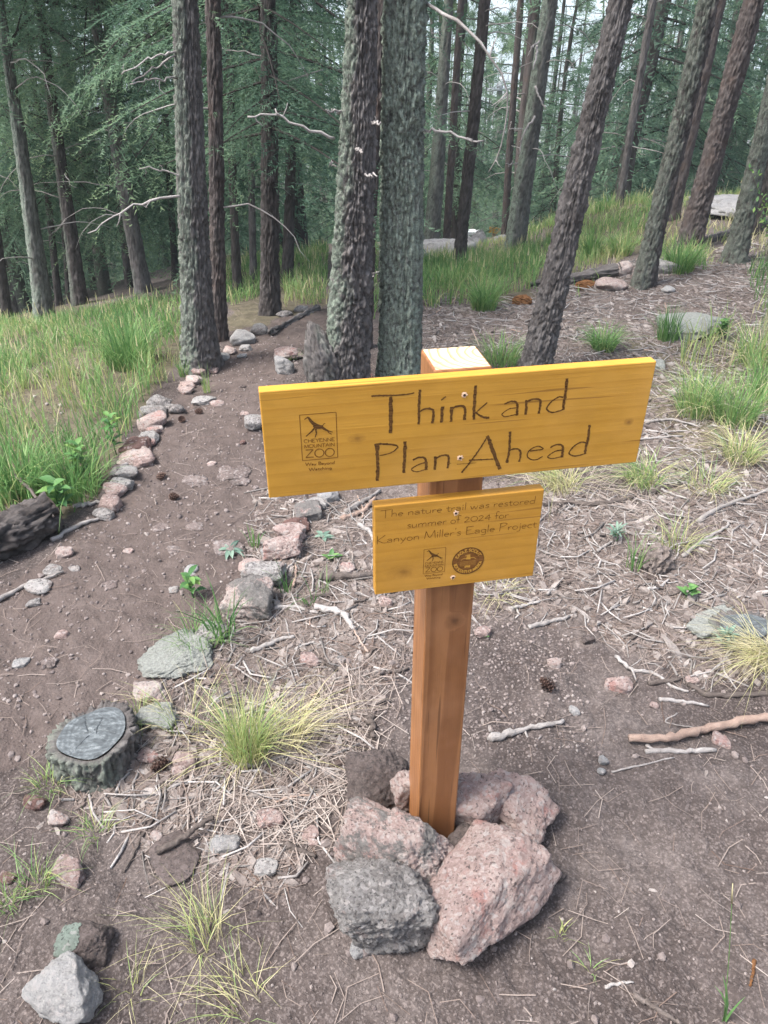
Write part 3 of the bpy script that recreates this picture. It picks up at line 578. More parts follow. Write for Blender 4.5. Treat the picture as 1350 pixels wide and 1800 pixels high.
while len(placed) < 262 and tries < 22000:
    tries += 1
    D = 10.5 + 42 * g.random() ** 1.35; px = g.uniform(-430, 1740)
    x = at(px, 300, D)[0]
    if any((x - a) ** 2 + (D - b) ** 2 < (1.15 + .02 * D) ** 2 for a, b in placed): continue
    if 600 < px < 1010 and D < 13.5: continue
    if px > 1000 and D < 12: continue
    if abs(px - 872) < 480 / D and 12 < D < 35: continue
    placed.append((x, D)); w = g.random()
    k = (0 if w < .22 else 1 if w < .42 else 2 if w < .62 else 3 if w < .80 else 4 if w < .91 else 5)
    if k == 3 and D < 13: k = 2
    loc = (x, D, gz(x, D) - .05); rot = (g.normal(0, .025), g.normal(0, .03), g.uniform(0, 6.28)); sc = g.uniform(.8, 1.2)
    if k not in first:
        first.add(k); o = protos[k]; o.location = loc; o.rotation_euler = rot; o.scale = (sc, sc, sc)
    else: o = copy_tree(protos[k], loc, rot, sc)
    made.append((D, NM[k], next(s for lim, s in SECT if px < lim), o))
cnt = {}
for D, nm_, s, o in sorted(made, key=lambda q: q[0]):
    n = cnt[(nm_, s)] = cnt.get((nm_, s), 0) + 1
    o['label'] = ('nearest' if n == 1 else ORD[min(n, 30) - 1] + ' nearest') + ' far ' + nm_ + ' ' + s
# a last far wood that reads as one mass
acc = Acc(); g = np.random.default_rng(33)
for i in range(700):
    D = g.uniform(40, 115); x = g.uniform(-1.0, .95) * D; z0 = float(base_z(x, D)); H = g.uniform(9, 15); az0 = g.uniform(0, 6)
    tv, tq, tt = tube([(x, D, z0 - .5), (x, D, z0 + H * .5), (x, D, z0 + H)], [.16, .1, .02], 5, False); acc.add(tv, tq, None, 1, tint=.3, lichen=0)
    for j in range(26):
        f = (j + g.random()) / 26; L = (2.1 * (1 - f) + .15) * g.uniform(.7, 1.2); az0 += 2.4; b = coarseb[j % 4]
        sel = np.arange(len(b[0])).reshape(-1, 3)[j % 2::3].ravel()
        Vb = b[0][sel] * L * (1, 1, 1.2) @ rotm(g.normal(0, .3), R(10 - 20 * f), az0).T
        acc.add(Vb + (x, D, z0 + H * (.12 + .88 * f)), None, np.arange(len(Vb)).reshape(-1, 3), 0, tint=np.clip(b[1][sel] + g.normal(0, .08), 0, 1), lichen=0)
tag(link('distant_forest', acc.mesh('distant_forest', [M['fir'], M['barkdark']], False)), 'far-off dark conifer wood lower down the hill', None, None, 'stuff')


# ---------------------------------------------------------------- the air between the trees
hz = NT('forest_air'); pv = hz.n('ShaderNodeVolumePrincipled', {'Color': (.80, .92, .96, 1), 'Density': .0016}); hz.t.links.new(pv.outputs[0], hz.out.inputs['Volume'])
zlo = float(gzv.min()) - 1.5
hb = bpy.data.meshes.new('haze'); bmh = __import__('bmesh').new(); __import__('bmesh').ops.create_cube(bmh, size=1); bmh.to_mesh(hb); bmh.free(); hb.materials.append(hz.m)
ho = tag(link('haze', hb, None, (0, 0, (float(gzv.max()) + 16 + zlo) / 2)), None, None, None, 'stuff'); ho.scale = (8400, 8400, float(gzv.max()) + 16 - zlo)
# ---------------------------------------------------------------- the trail sign
YAW = .188; BU = np.array([math.cos(YAW), math.sin(YAW), 0]); BN = np.array([math.sin(YAW), -math.cos(YAW), 0]); BV = np.array([0, 0, 1.])
BIG_C, BIG_W, BIG_H = np.array([.1219, 1.0664, 1.1088]), .610, .1785
SM_C, SM_W, SM_H = np.array([.1261, 1.0700, .8915]), .2885, .1818
TH = .0205
def wood_mat(name, late, early, axis, ring=95, knots=(), dark=(.12, .05, .015), rough=.5, streak=.25, coat=.1, offs=(0, 0)):
    """growth rings round a pith that runs along one axis: straight grain on faces, rings on the end grain"""
    t = NT(name); v = t.coord('Object')
    s = t.n('ShaderNodeSeparateXYZ', {0: v}); c3 = [s.outputs[0], s.outputs[1], s.outputs[2]]
    a, b = [c for i, c in enumerate(c3) if i != axis]
    lo = [1, 1, 1]; lo[axis] = .12
    w = t.noise(t.map(v, tuple(lo)), 9, 3, .55); w2 = t.noise(t.map(v, tuple(lo)), 26, 2, .5)
    da = t.math('ADD', t.math('SUBTRACT', a, offs[0]), t.math('MULTIPLY', t.math('SUBTRACT', w, .5), .035)); db = t.math('SUBTRACT', b, offs[1])
    rad = t.math('SQRT', t.math('ADD', t.math('MULTIPLY', da, da), t.math('MULTIPLY', db, db)))
    rad = t.math('ADD', rad, t.math('MULTIPLY', w2, .006))
    kmask = None
    for (p, rx, st) in knots:                         # knots: p centre, rx radii
        d = t.n('ShaderNodeVectorMath', {0: v, 1: p}, operation='SUBTRACT').outputs[0]
        d = t.n('ShaderNodeVectorMath', {0: d, 1: tuple(1 / x for x in rx)}, operation='MULTIPLY').outputs[0]
        L = t.n('ShaderNodeVectorMath', {0: d}, operation='LENGTH').outputs['Value']
        L = t.math('ADD', L, t.math('MULTIPLY', t.math('SUBTRACT', t.noise(v, 120, 3), .5), .5))
        rad = t.math('ADD', rad, t.math('MULTIPLY', t.ramp(L, [(.3, 1), (.999, .0)]), .008))
        k = t.math('MULTIPLY', t.ramp(L, [(.0, 1.0), (.18, .85), (.4, .5), (.7, .3), (.98, 0)]), st)
        kmask = k if kmask is None else t.math('MAXIMUM', kmask, k)
    ph = t.math('FRACT', t.math('MULTIPLY', rad, ring))
    c = t.mix(t.ramp(ph, [(.0, 0.05), (.6, .25), (.86, 1), (.95, .9), (1, .05)]), early, late)
    fib = [3, 3, 3]; fib[axis] = .06
    fn = t.noise(t.map(v, tuple(fib)), 120, 5, .7)
    c = t.mix(t.math('MULTIPLY', t.ramp(fn, [(.4, 0), (.75, 1)]), streak), c, late)
    blot = t.noise(t.map(v, tuple(.45 if i == axis else 1 for i in range(3))), 9, 6, .7); c = t.mix(t.ramp(blot, [(.4, 0), (.72, .75)]), c, tuple(x * .72 for x in late)); c = t.mix(t.ramp(t.noise(v, 5, 3), [(.5, 0), (.75, .35)]), c, tuple(min(.8, x * 1.15 + .05) for x in early))
    fl = t.noise(t.map(v, tuple(fib)), 60, 2, .4)
    c = t.mix(t.ramp(fl, [(.66, 0), (.70, .55)]), c, dark)
    if kmask is not None: c = t.mix(kmask, c, dark)
    h = t.math('ADD', fn, t.math('MULTIPLY', ph, .3))
    return t.done(c, rough, t.bump(h, .18, .003), .4, coat=coat)
M['post'] = wood_mat('orange_stained_post_wood', (.20, .078, .026), (.32, .140, .052), 2, 85, (((.012, -.046, .70), (.022, .03, .026), .75),), (.06, .022, .008), .5, .25, .12, (.018, .055))
M['endgrain'] = wood_mat('bare_end_grain', (.33, .20, .10), (.78, .62, .40), 2, 70, (), (.4, .25, .12), .7, .0, 0, (.055, .012))
M['board'] = wood_mat('yellow_stained_board', (.455, .222, .024), (.52, .265, .034), 0, 46, (((-.166, -.01, .001), (.016, .04, .010), .7), ((.277, -.01, -.012), (.010, .04, .008), .85)), (.15, .06, .01),   .52, .35, .08, (.0, -.13))
M['plaque'] = wood_mat('yellow_stained_plaque', (.45, .215, .024), (.515, .255, .033), 0, 48, (((-.094, -.01, -.048), (.020, .05, .017), .75), ((-.098, -.01, -.046), (.032, .05, .022), .35)), (.20, .085, .012),   .52, .35, .08, (.0, .14))
def burn_mat(name, a, b):
    t = NT(name); v = t.coord('Object'); n = t.noise(t.map(v, (40, 1, 600)), 1, 3, .6)
    return t.done(t.ramp(n, [(.35, a), (.62, b)]), .9, None, .1)
M['burn'] = burn_mat('burnt_engraving', (.045, .020, .008), (.15, .072, .022))
M['burnthin'] = burn_mat('light_burnt_engraving', (.13, .055, .012), (.23, .105, .022))
M['burndisc'] = burn_mat('burnt_seal', (.12, .045, .012), (.22, .095, .028))
M['hole'] = NT('screw_steel').done((.05, .035, .03), .5); M['rawwood'] = NT('splintered_raw_wood').done((.70, .48, .32), .8)

SGN = empty('trail_sign', (.1100, 1.13, gz(.11, 1.13)), 'yellow wooden trail sign of two boards on an orange square post', 'sign')
SB = np.array(SGN.location)
def bevel_box(w, d, h, bv=.002, wob=0, nseg=(1, 1, 1)):
    import bmesh
    bm = bmesh.new(); bmesh.ops.create_cube(bm, size=1); bmesh.ops.scale(bm, vec=(w, d, h), verts=bm.verts)
    bmesh.ops.bevel(bm, geom=bm.edges[:], offset=bv, segments=2, affect='EDGES', profile=.5)
    return bm
def board_obj(name, C, W, H, mat):
    import bmesh
    bm = bevel_box(W, TH, H, .0016); me = bpy.data.meshes.new(name); bm.to_mesh(me); bm.free(); me.materials.append(mat)
    o = link(name, me, SGN, tuple(C - BN * TH / 2 - SB), (0, 0, YAW)); return o
board = board_obj('sign_board', BIG_C, BIG_W, BIG_H, M['board'])
plaque = board_obj('sign_plaque', SM_C, SM_W, SM_H, M['plaque'])
# the post: 89 mm square, set against the backs of the boards
def onplane(px, py, C, off=0.0):
    d = ray(px, py); o = np.array([0, 0, CAMZ]); P0 = C + BN * off
    return o + d * (((P0 - o) @ BN) / (d @ BN))
pf = onplane(803, 850, BIG_C, -TH - .001); ptop = onplane(763, 652, BIG_C, -TH - .001)[2]
PW = .0905
pc = pf - BN * PW / 2; pz0, pz1 = -.30, float(ptop)
import bmesh
bm = bevel_box(PW, PW, pz1 - pz0, .003)
me = bpy.data.meshes.new('post'); bm.to_mesh(me); bm.free(); me.materials.append(M['post']); me.materials.append(M['endgrain'])
for p in me.polygons:
    if p.normal.z > .95: p.material_index = 1
post = link('post', me, SGN, (pc[0] - SB[0], pc[1] - SB[1], 0 - SB[2]), (0, 0, YAW))
for v in me.vertices: v.co.z += (pz0 + pz1) / 2
# ---- strokes burnt into the boards; (u, v) in metres from the board's centre
def uv_of(C):
    def f(px, py):
        P = onplane(px, py, C) - C; return np.array([P @ BU, P @ BV])
    return f
UVB, UVS = uv_of(BIG_C), uv_of(SM_C)
_lift = [0]
def stroke(acc, pts, w0, w1=None, n=None, jag=.08, lift=.0003):
    """ribbon through pts (u,v), widths in metres"""
    pts = np.asarray(pts, float); w1 = w0 if w1 is None else w1
    L = np.linalg.norm(np.diff(pts, axis=0), axis=1).sum(); n = n or int(np.clip(L / (w0 * .55 + 2e-4), 4, 40))
    C = smooth_line(pts, n) if len(pts) > 2 else pts[0] + (pts[1] - pts[0]) * np.linspace(0, 1, n)[:, None]
    T = np.gradient(C, axis=0); T /= np.linalg.norm(T, axis=1)[:, None] + 1e-12; Nn = np.stack([-T[:, 1], T[:, 0]], -1)
    w = np.linspace(w0, w1, n); a = w * (.5 + rng.normal(0, jag, n)); b = w * (.5 + rng.normal(0, jag, n))
    _lift[0] = (_lift[0] + 1) % 9; y = -(TH / 2 + lift + .00002 * _lift[0])
    l = C + Nn * a[:, None]; r = C - Nn * b[:, None]
    V = np.concatenate([np.stack([l[:, 0], np.full(n, y), l[:, 1]], -1), np.stack([r[:, 0], np.full(n, y), r[:, 1]], -1)])
    i = np.arange(n - 1); acc.add(V, np.stack([i, i + n, i + n + 1, i + 1], -1))
def strokes_px(acc, uv, origin, sc, lst):
    for pts, w0, *w1 in lst:
        q = [uv(origin[0] + x * sc, origin[1] + y * sc) for x, y in pts]
        k = mpp(onplane(origin[0] + pts[0][0] * sc, origin[1] + pts[0][1] * sc, BIG_C if uv is UVB else SM_C)) * sc
        stroke(acc, q, w0 * k * 1.12, (w1[0] if w1 else w0) * k * 1.12, jag=.10)
SA = 220 / 1350
A1 = [([(80, 290), (110, 280), (300, 275), (480, 262), (540, 245)], 20, 14), ([(288, 290), (288, 480), (282, 682)], 38), ([(600, 213), (592, 400), (590, 588)], 26), ([(592, 455), (650, 422), (710, 418), (745, 440), (748, 500), (735, 577)], 16, 28),
      ([(842, 395), (839, 480), (832, 568)], 32), ([(830, 328), (882, 287)], 15), ([(942, 398), (940, 480), (933, 560)], 30), ([(942, 430), (980, 400), (1050, 388), (1085, 410), (1088, 470), (1080, 540)], 20, 28),
      ([(1202, 168), (1190, 350), (1182, 537)], 30), ([(1328, 352), (1205, 460)], 14, 12), ([(1205, 458), (1270, 505), (1350, 518)], 16, 28)]
A2 = [([(140, 800), (145, 950), (148, 1100), (142, 1197)], 34), ([(110, 812), (180, 800), (300, 805), (362, 825), (350, 850), (290, 895), (165, 925)], 24, 9), ([(440, 772), (438, 900), (430, 1112)], 32),
      ([(525, 975), (580, 948), (640, 945), (666, 985), (670, 1080)], 16, 28), ([(655, 1000), (590, 1020), (515, 1065), (520, 1085), (570, 1098), (660, 1075)], 14, 10), ([(768, 932), (768, 1000), (762, 1077)], 26),
      ([(770, 962), (820, 930), (890, 920), (910, 945), (910, 1000), (900, 1062)], 18, 24), ([(1340, 705), (1200, 920), (1050, 1110)], 13, 18), ([(1130, 975), (1250, 968), (1395, 962)], 16, 12), ([(1000, 1018), (1210, 1003)], 6, 4), ([(895, 1012), (940, 1008)], 5)]
B1 = [([(285, 370), (350, 342), (400, 345), (425, 380), (420, 492)], 15, 28), ([(410, 410), (340, 420), (265, 470), (270, 495), (300, 505), (410, 480)], 11), ([(520, 325), (522, 400), (513, 484)], 28), ([(525, 340), (590, 318), (660, 318), (674, 350), (668, 410), (655, 472)], 18, 26),
      ([(920, 298), (870, 293), (790, 345), (745, 405), (755, 440), (805, 460), (870, 445), (925, 425)], 16, 14), ([(962, 92), (945, 250), (925, 350), (918, 432)], 28)]
B2 = [([(100, 712), (150, 840), (200, 980), (235, 1072)], 34), ([(347, 665), (338, 850), (310, 1004)], 24), ([(335, 870), (390, 852), (440, 858), (460, 890), (455, 950), (440, 990)], 15, 22), ([(560, 877), (640, 865), (702, 855), (665, 825), (620, 830), (560, 865), (530, 915), (545, 950), (590, 970), (640, 965), (697, 933)], 11, 14),
      ([(780, 840), (840, 808), (895, 808), (915, 840), (905, 945)], 14, 26), ([(905, 865), (830, 880), (755, 930), (765, 950), (810, 955), (905, 935)], 12), ([(1165, 785), (1110, 780), (1040, 820), (985, 885), (990, 910), (1040, 930), (1100, 920), (1160, 900)], 15), ([(1205, 592), (1185, 750), (1165, 830), (1155, 907)], 26)]
a = Acc(); strokes_px(a, UVB, (640, 650), SA, A1); strokes_px(a, UVB, (840, 650), SA, B1); tag(link('lettering', a.mesh('lettering', [M['burn']], False), board), 'burnt line reading Think and')
a = Acc(); strokes_px(a, UVB, (640, 650), SA, A2); strokes_px(a, UVB, (840, 650), SA, B2); tag(link('lettering', a.mesh('lettering', [M['burn']], False), board), 'burnt line reading Plan Ahead')
# ---- a small hand-drawn stroke alphabet: advance, strokes (x-height .46, capitals 1.0)
def arc(cx, cy, rx, ry, a0, a1, n=9):
    t = np.radians(np.linspace(a0, a1, n)); return [(cx + rx * math.cos(k), cy + ry * math.sin(k)) for k in t]
G = {
 'a': (.44, [[(.05, .40), (.18, .46), (.31, .42), (.34, .30), (.34, 0)], [(.33, .27), (.15, .24), (.04, .12), (.12, .0), (.33, .08)]]), 'b': (.46, [[(.06, 1), (.06, 0)], arc(.21, .22, .17, .22, 160, -160)]),
 'c': (.38, [arc(.22, .23, .18, .23, 55, 310)]), 'd': (.46, [arc(.20, .22, .17, .22, 30, 330), [(.38, 1), (.36, 0)]]), 'e': (.42, [[(.05, .25), (.36, .27)] + arc(.21, .23, .16, .23, 20, 310)]),
 'f': (.30, [[(.34, .92), (.22, 1), (.13, .85), (.12, 0)], [(.0, .44), (.28, .47)]]), 'g': (.44, [arc(.2, .25, .16, .2, 30, 330), [(.36, .45), (.36, -.05), (.28, -.26), (.06, -.25)]]), 'h': (.46, [[(.08, 1), (.06, 0)], [(.06, .3), (.2, .45), (.35, .4), (.36, 0)]]),
 'i': (.18, [[(.09, .45), (.08, 0)], [(.06, .62), (.13, .70)]]), 'j': (.2, [[(.12, .45), (.12, -.12), (.0, -.3), (-.1, -.26)], [(.09, .62), (.16, .70)]]), 'k': (.42, [[(.08, 1), (.06, 0)], [(.34, .46), (.08, .2), (.38, 0)]]), 'l': (.17, [[(.09, 1), (.07, 0)]]),
 'm': (.70, [[(.06, .45), (.06, 0)], [(.06, .3), (.2, .45), (.32, .4), (.33, 0)], [(.33, .3), (.46, .45), (.60, .4), (.60, 0)]]), 'n': (.46, [[(.06, .45), (.06, 0)], [(.06, .3), (.2, .45), (.35, .4), (.36, 0)]]), 'o': (.46, [arc(.22, .23, .18, .23, 90, 450, 13)]),
 'r': (.32, [[(.06, .45), (.06, 0)], [(.06, .28), (.17, .43), (.31, .42)]]), 's': (.34, [[(.29, .40), (.17, .46), (.06, .37), (.16, .25), (.28, .15), (.2, .01), (.03, .05)]]), 't': (.32, [[(.14, .68), (.13, .1), (.2, 0), (.3, .05)], [(.0, .46), (.3, .48)]]),
 'u': (.46, [[(.05, .45), (.06, .1), (.17, 0), (.32, .12)], [(.36, .45), (.35, 0)]]), 'w': (.60, [[(.02, .45), (.14, 0), (.27, .38), (.39, 0), (.54, .46)]]), 'y': (.44, [[(.04, .45), (.2, .05)], [(.39, .46), (.2, -.05), (.05, -.3)]]),
 'T': (.70, [[(.0, .93), (.35, .96), (.72, 1.0)], [(.34, .95), (.32, -.12)]]), 'K': (.72, [[(.10, 1), (.08, -.06)], [(.62, 1.02), (.1, .42)], [(.1, .42), (.45, .05), (.74, .02)]]), 'M': (.86, [[(.16, .95), (.06, 0)], [(.16, .95), (.42, .12), (.74, 1)], [(.74, 1), (.80, 0)]]),
 'E': (.64, [[(.10, 1), (.08, 0)], [(.06, .97), (.56, 1.0)], [(.08, .55), (.42, .57)], [(.07, .02), (.62, .06)]]), 'P': (.62, [[(.10, .98), (.06, -.05)], [(.02, .96), (.35, 1), (.56, .84), (.36, .6), (.1, .5)]]), "'": (.16, [[(.1, 1.0), (.05, .8)]]), '.': (.16, [[(.05, .04), (.1, .0)]]),
 '0': (.58, [arc(.29, .34, .25, .33, 90, 450, 13)]), '2': (.48, [[(.05, .55), (.2, .68), (.38, .55), (.25, .28), (.03, .02)], [(.03, .02), (.44, .03)]]), '4': (.52, [[(.36, .70), (.03, .25)], [(.03, .25), (.5, .28)], [(.36, .7), (.35, -.05)]]), ' ': (.26, []),
 'C': (.72, [arc(.40, .5, .34, .5, 50, 310, 12)]), 'H': (.78, [[(.1, 1), (.1, 0)], [(.66, 1), (.66, 0)], [(.1, .52), (.66, .52)]]), 'Y': (.66, [[(.02, 1), (.33, .48)], [(.64, 1), (.33, .48), (.33, 0)]]), 'N': (.80, [[(.1, 0), (.1, 1)], [(.1, 1), (.68, 0)], [(.68, 0), (.68, 1)]]),
 'O': (.92, [arc(.46, .5, .40, .5, 90, 450, 18)]), 'U': (.76, [[(.1, 1), (.1, .3), (.36, 0), (.62, .3), (.62, 1)]]), 'A': (.72, [[(.04, 0), (.36, 1)], [(.36, 1), (.68, 0)], [(.15, .35), (.57, .35)]]), 'I': (.28, [[(.14, 1), (.14, 0)]]), 'Z': (.80, [[(.06, .97), (.72, .97)], [(.72, .97), (.06, .03)], [(.06, .03), (.76, .05)]]),
 'W': (.98, [[(.02, 1), (.25, 0), (.48, .9), (.71, 0), (.96, 1)]]), 'B': (.6, [[(.1, 1), (.1, 0)], [(.1, .98), (.45, .9), (.42, .6), (.1, .53)], [(.1, .53), (.54, .42), (.48, .06), (.1, .02)]]), 'G': (.76, [arc(.40, .5, .34, .5, 50, 330, 12) + [(.70, .42)], [(.5, .42), (.72, .42)]]), 'L': (.56, [[(.1, 1), (.1, 0)], [(.1, .02), (.52, .03)]]),
 'S': (.56, [[(.48, .88), (.28, 1), (.08, .8), (.25, .55), (.47, .32), (.32, .02), (.06, .1)]]), 'F': (.54, [[(.1, 1), (.1, 0)], [(.1, .98), (.5, .98)], [(.1, .53), (.4, .53)]]), 'R': (.64, [[(.1, 1), (.1, 0)], [(.1, .98), (.5, .92), (.5, .6), (.1, .5)], [(.25, .5), (.6, 0)]])}
def text(acc, s, p0, p1, h, wid, upcap=1.0, lift=.0003, jag=.05, path=None):
    """set s along the baseline p0 -> p1 (u,v); h: height of a capital; wid: stroke width"""
    tot = sum(G[c][0] for c in s); p0 = np.array(p0); p1 = np.array(p1); x = 0
    for c in s:
        adv, st = G[c]
        for l in st:
            q = []
            for (gx_, gy_) in l:
                f = (x + gx_) / tot
                if path is None: d = p1 - p0; nn = np.array([-d[1], d[0]]) / np.linalg.norm(d); q.append(p0 + d * f + nn * gy_ * h)
                else: q.append(path(f, gy_ * h))
            stroke(acc, q, wid * 1.15, wid * .85, jag=jag, lift=lift)
        x += adv
for s, a0, a1, hpx in [('The nature trail was restored', (669, 910), (941.5, 884.5), 15.5), ('summer of 2024 for', (715, 928.5), (894, 910), 16), ("Kanyon Miller's Eagle Project.", (661, 956), (947, 926), 16.5)]:
    a = Acc(); k = mpp(onplane(*a0, SM_C)); text(a, s, UVS(*a0), UVS(*a1), hpx * k, 1.15 * k); tag(link('lettering', a.mesh('lettering', [M['burnthin']], False), plaque), 'small engraved line reading ' + s.replace("Kanyon Miller's ", '').replace('.', ''))
# ---- the zoo emblem: frame, running giraffe, lettering; drawn in frame coordinates (0..1) from its own corners
O6, S6 = (520, 715), 80 / 1200
def fuv(x, y): return UVB(O6[0] + x * S6, O6[1] + y * S6)
f_tl, f_tr, f_br, f_bl = fuv(95, 215), fuv(1065, 145), fuv(1100, 1340), fuv(175, 1415)
fx0, fx1 = (f_tl[0] + f_bl[0]) / 2, (f_tr[0] + f_br[0]) / 2; fz1, fz0 = (f_tl[1] + f_tr[1]) / 2, (f_bl[1] + f_br[1]) / 2
def emblem(parent, x0, z0, x1, z1, lab, thick=1.0, mats=('burn', 'burnthin')):
    W = x1 - x0; H = z1 - z0
    def loc(px, py):
        q = fuv(px, py); return np.array([x0 + (q[0] - fx0) / (fx1 - fx0) * W, z0 + (q[1] - fz0) / (fz1 - fz0) * H])
    k = W / 970 * 1.03 * thick
    a = Acc()
    c = [np.array([x0, z1]), np.array([x1, z1]), np.array([x1, z0]), np.array([x0, z0])]
    for i in range(4): stroke(a, [c[i], c[(i + 1) % 4]], 20 * k, jag=.03, n=12)
    for s, p0, p1, h, w in [('CHEYENNE', (210, 955), (1030, 897), 100, 17), ('MOUNTAIN', (220, 1090), (1030, 1032), 100, 17), ('ZOO', (245, 1345), (1030, 1298), 240, 30), ('Way Beyond', (255, 1552), (1030, 1500), 92, 20), ('Watching', (345, 1690), (950, 1640), 92, 20)]:
        text(a, s, loc(*p0), loc(*p1), h * W / 970 * 1.03, w * k, jag=.03)
    link('emblem_frame', a.mesh('emblem_frame', [M[mats[1]]], False), parent)
    a = Acc()
    for pts, w0, w1 in [([(225, 335), (270, 300), (325, 272)], 18, 46), ([(310, 275), (345, 300), (430, 410), (520, 480)], 46, 110), ([(480, 470), (600, 525), (720, 525)], 130, 100), ([(470, 560), (600, 560), (700, 545)], 40, 60), ([(705, 495), (735, 450), (775, 430)], 22, 20),
                        ([(500, 545), (410, 650), (265, 778)], 54, 24), ([(522, 585), (542, 690), (530, 730), (505, 808)], 46, 22), ([(700, 545), (790, 600), (880, 640), (975, 662)], 74, 14), ([(820, 600), (870, 680), (945, 718)], 36, 16)]:
        stroke(a, [loc(*p) for p in pts], w0 * k / thick, w1 * k / thick, jag=.03, lift=.0006)
    tag(link('giraffe_emblem', a.mesh('giraffe_emblem', [M[mats[0]]], False), parent), lab)
emblem(board, fx0, fz0, fx1, fz1, 'dark burnt figure of a running giraffe')
S5 = 140 / 1350
def suv(x, y): return UVS(730 + x * S5, 940 + y * S5)
q = [suv(150, 250), suv(520, 210), suv(492, 622), suv(130, 662)]
emblem(plaque, (q[0][0] + q[3][0]) / 2, (q[3][1] + q[2][1]) / 2, (q[1][0] + q[2][0]) / 2, (q[0][1] + q[1][1]) / 2, 'small burnt figure of a running giraffe', 1.0, ('burn', 'burnthin'))
# ---- the round seal
sc = suv(893, 440); sr = abs(suv(1160, 420)[0] - suv(622, 470)[0]) / 2
def disc(r0, r1, n, y, cx, cz, a0=0, a1=2 * math.pi):
    t = np.linspace(a0, a1, n); V = np.concatenate([np.stack([cx + np.cos(t) * r, np.full(n, y), cz + np.sin(t) * r], -1) for r in (r0, r1)]); i = np.arange(n - 1)
    return V, np.stack([i, i + n, i + n + 1, i + 1], -1)
def front(acc, V, Q): acc.add(V, np.asarray(Q)[:, ::-1])
a = Acc(); front(a, *disc(1e-5, sr, 49, -(TH / 2 + .0003), *sc)); seal = tag(link('round_seal', a.mesh('round_seal', [M['burndisc']], False), plaque), 'round dark burnt seal with raised ring lettering')
a = Acc()
ringp = lambda a0, a1, rr_: (lambda f, h: np.array([sc[0] + (rr_ + h) * math.cos(R(a0 + (a1 - a0) * f)), sc[1] + (rr_ + h) * math.sin(R(a0 + (a1 - a0) * f))]))
text(a, 'EAGLE SCOUT', (0, 0), (1, 0), sr * .19, sr * .055, lift=.0006, path=ringp(158, 22, sr * .70))
low = lambda f, h: np.array([sc[0] + (sr * .90 - h) * math.cos(R(190 + 160 * f)), sc[1] + (sr * .90 - h) * math.sin(R(190 + 160 * f))])
text(a, 'BOY SCOUTS OF AMERICA', (0, 0), (1, 0), sr * .19, sr * .05, lift=.0006, path=low)
# eagle: body, spread wings, shield band
ex = lambda x, y: np.array([sc[0] + x * sr, sc[1] + y * sr])
stroke(a, [ex(.0, .48), ex(.02, .30), ex(.0, .12)], sr * .20, sr * .30, lift=.0006); stroke(a, [ex(-.10, .42), ex(-.22, .40)], sr * .08, sr * .02, lift=.0006)
stroke(a, [ex(-.04, .20), ex(-.28, .22), ex(-.46, .10)], sr * .05, sr * .03, lift=.0006); stroke(a, [ex(.06, .2), ex(.3, .22), ex(.5, .10)], sr * .05, sr * .03, lift=.0006)
stroke(a, [ex(-.20, -.44), ex(.16, -.42)], sr * .15, lift=.0006)
for k in range(5): stroke(a, [ex(-.5, -.02 - .075 * k), ex(.0, -.03 - .075 * k), ex(.5, -.01 - .075 * k)], sr * .016, lift=.0006)
link('seal_relief', a.mesh('seal_relief', [M['board']], False), plaque)
a = Acc(); front(a, *disc(sr * .96, sr * 1.0, 49, -(TH / 2 + .00065), *sc)); front(a, *disc(sr * .635, sr * .66, 41, -(TH / 2 + .00065), *sc)); link('seal_ring', a.mesh('seal_ring', [M['burn']], False), plaque)
# ---- screws: splintered pale rim round a dark sunk head
for uv, par, spots in [(UVB, board, [(816, 694), (808.5, 804.5)]), (UVS, plaque, [(801, 901.5), (796, 1014.5)])]:
    for s in spots:
        c = uv(*s); a = Acc(); V, Q = disc(.0016, .0046, 21, 0, 0, 0); r = np.hypot(V[:, 0], V[:, 2]); V = V * (1 + .22 * rng.normal(0, 1, len(V)) * (r > .003))[:, None]; V[:, 1] = -.0006 - .0006 * (r < .003)
        front(a, V, Q); front(a, *disc(1e-5, .0023, 13, -.0018, 0, 0))
        a.M[-1][:] = 1
        o = link('screw', a.mesh('screw', [M['rawwood'], M['hole']], False), par, (c[0], -TH / 2, c[1]))

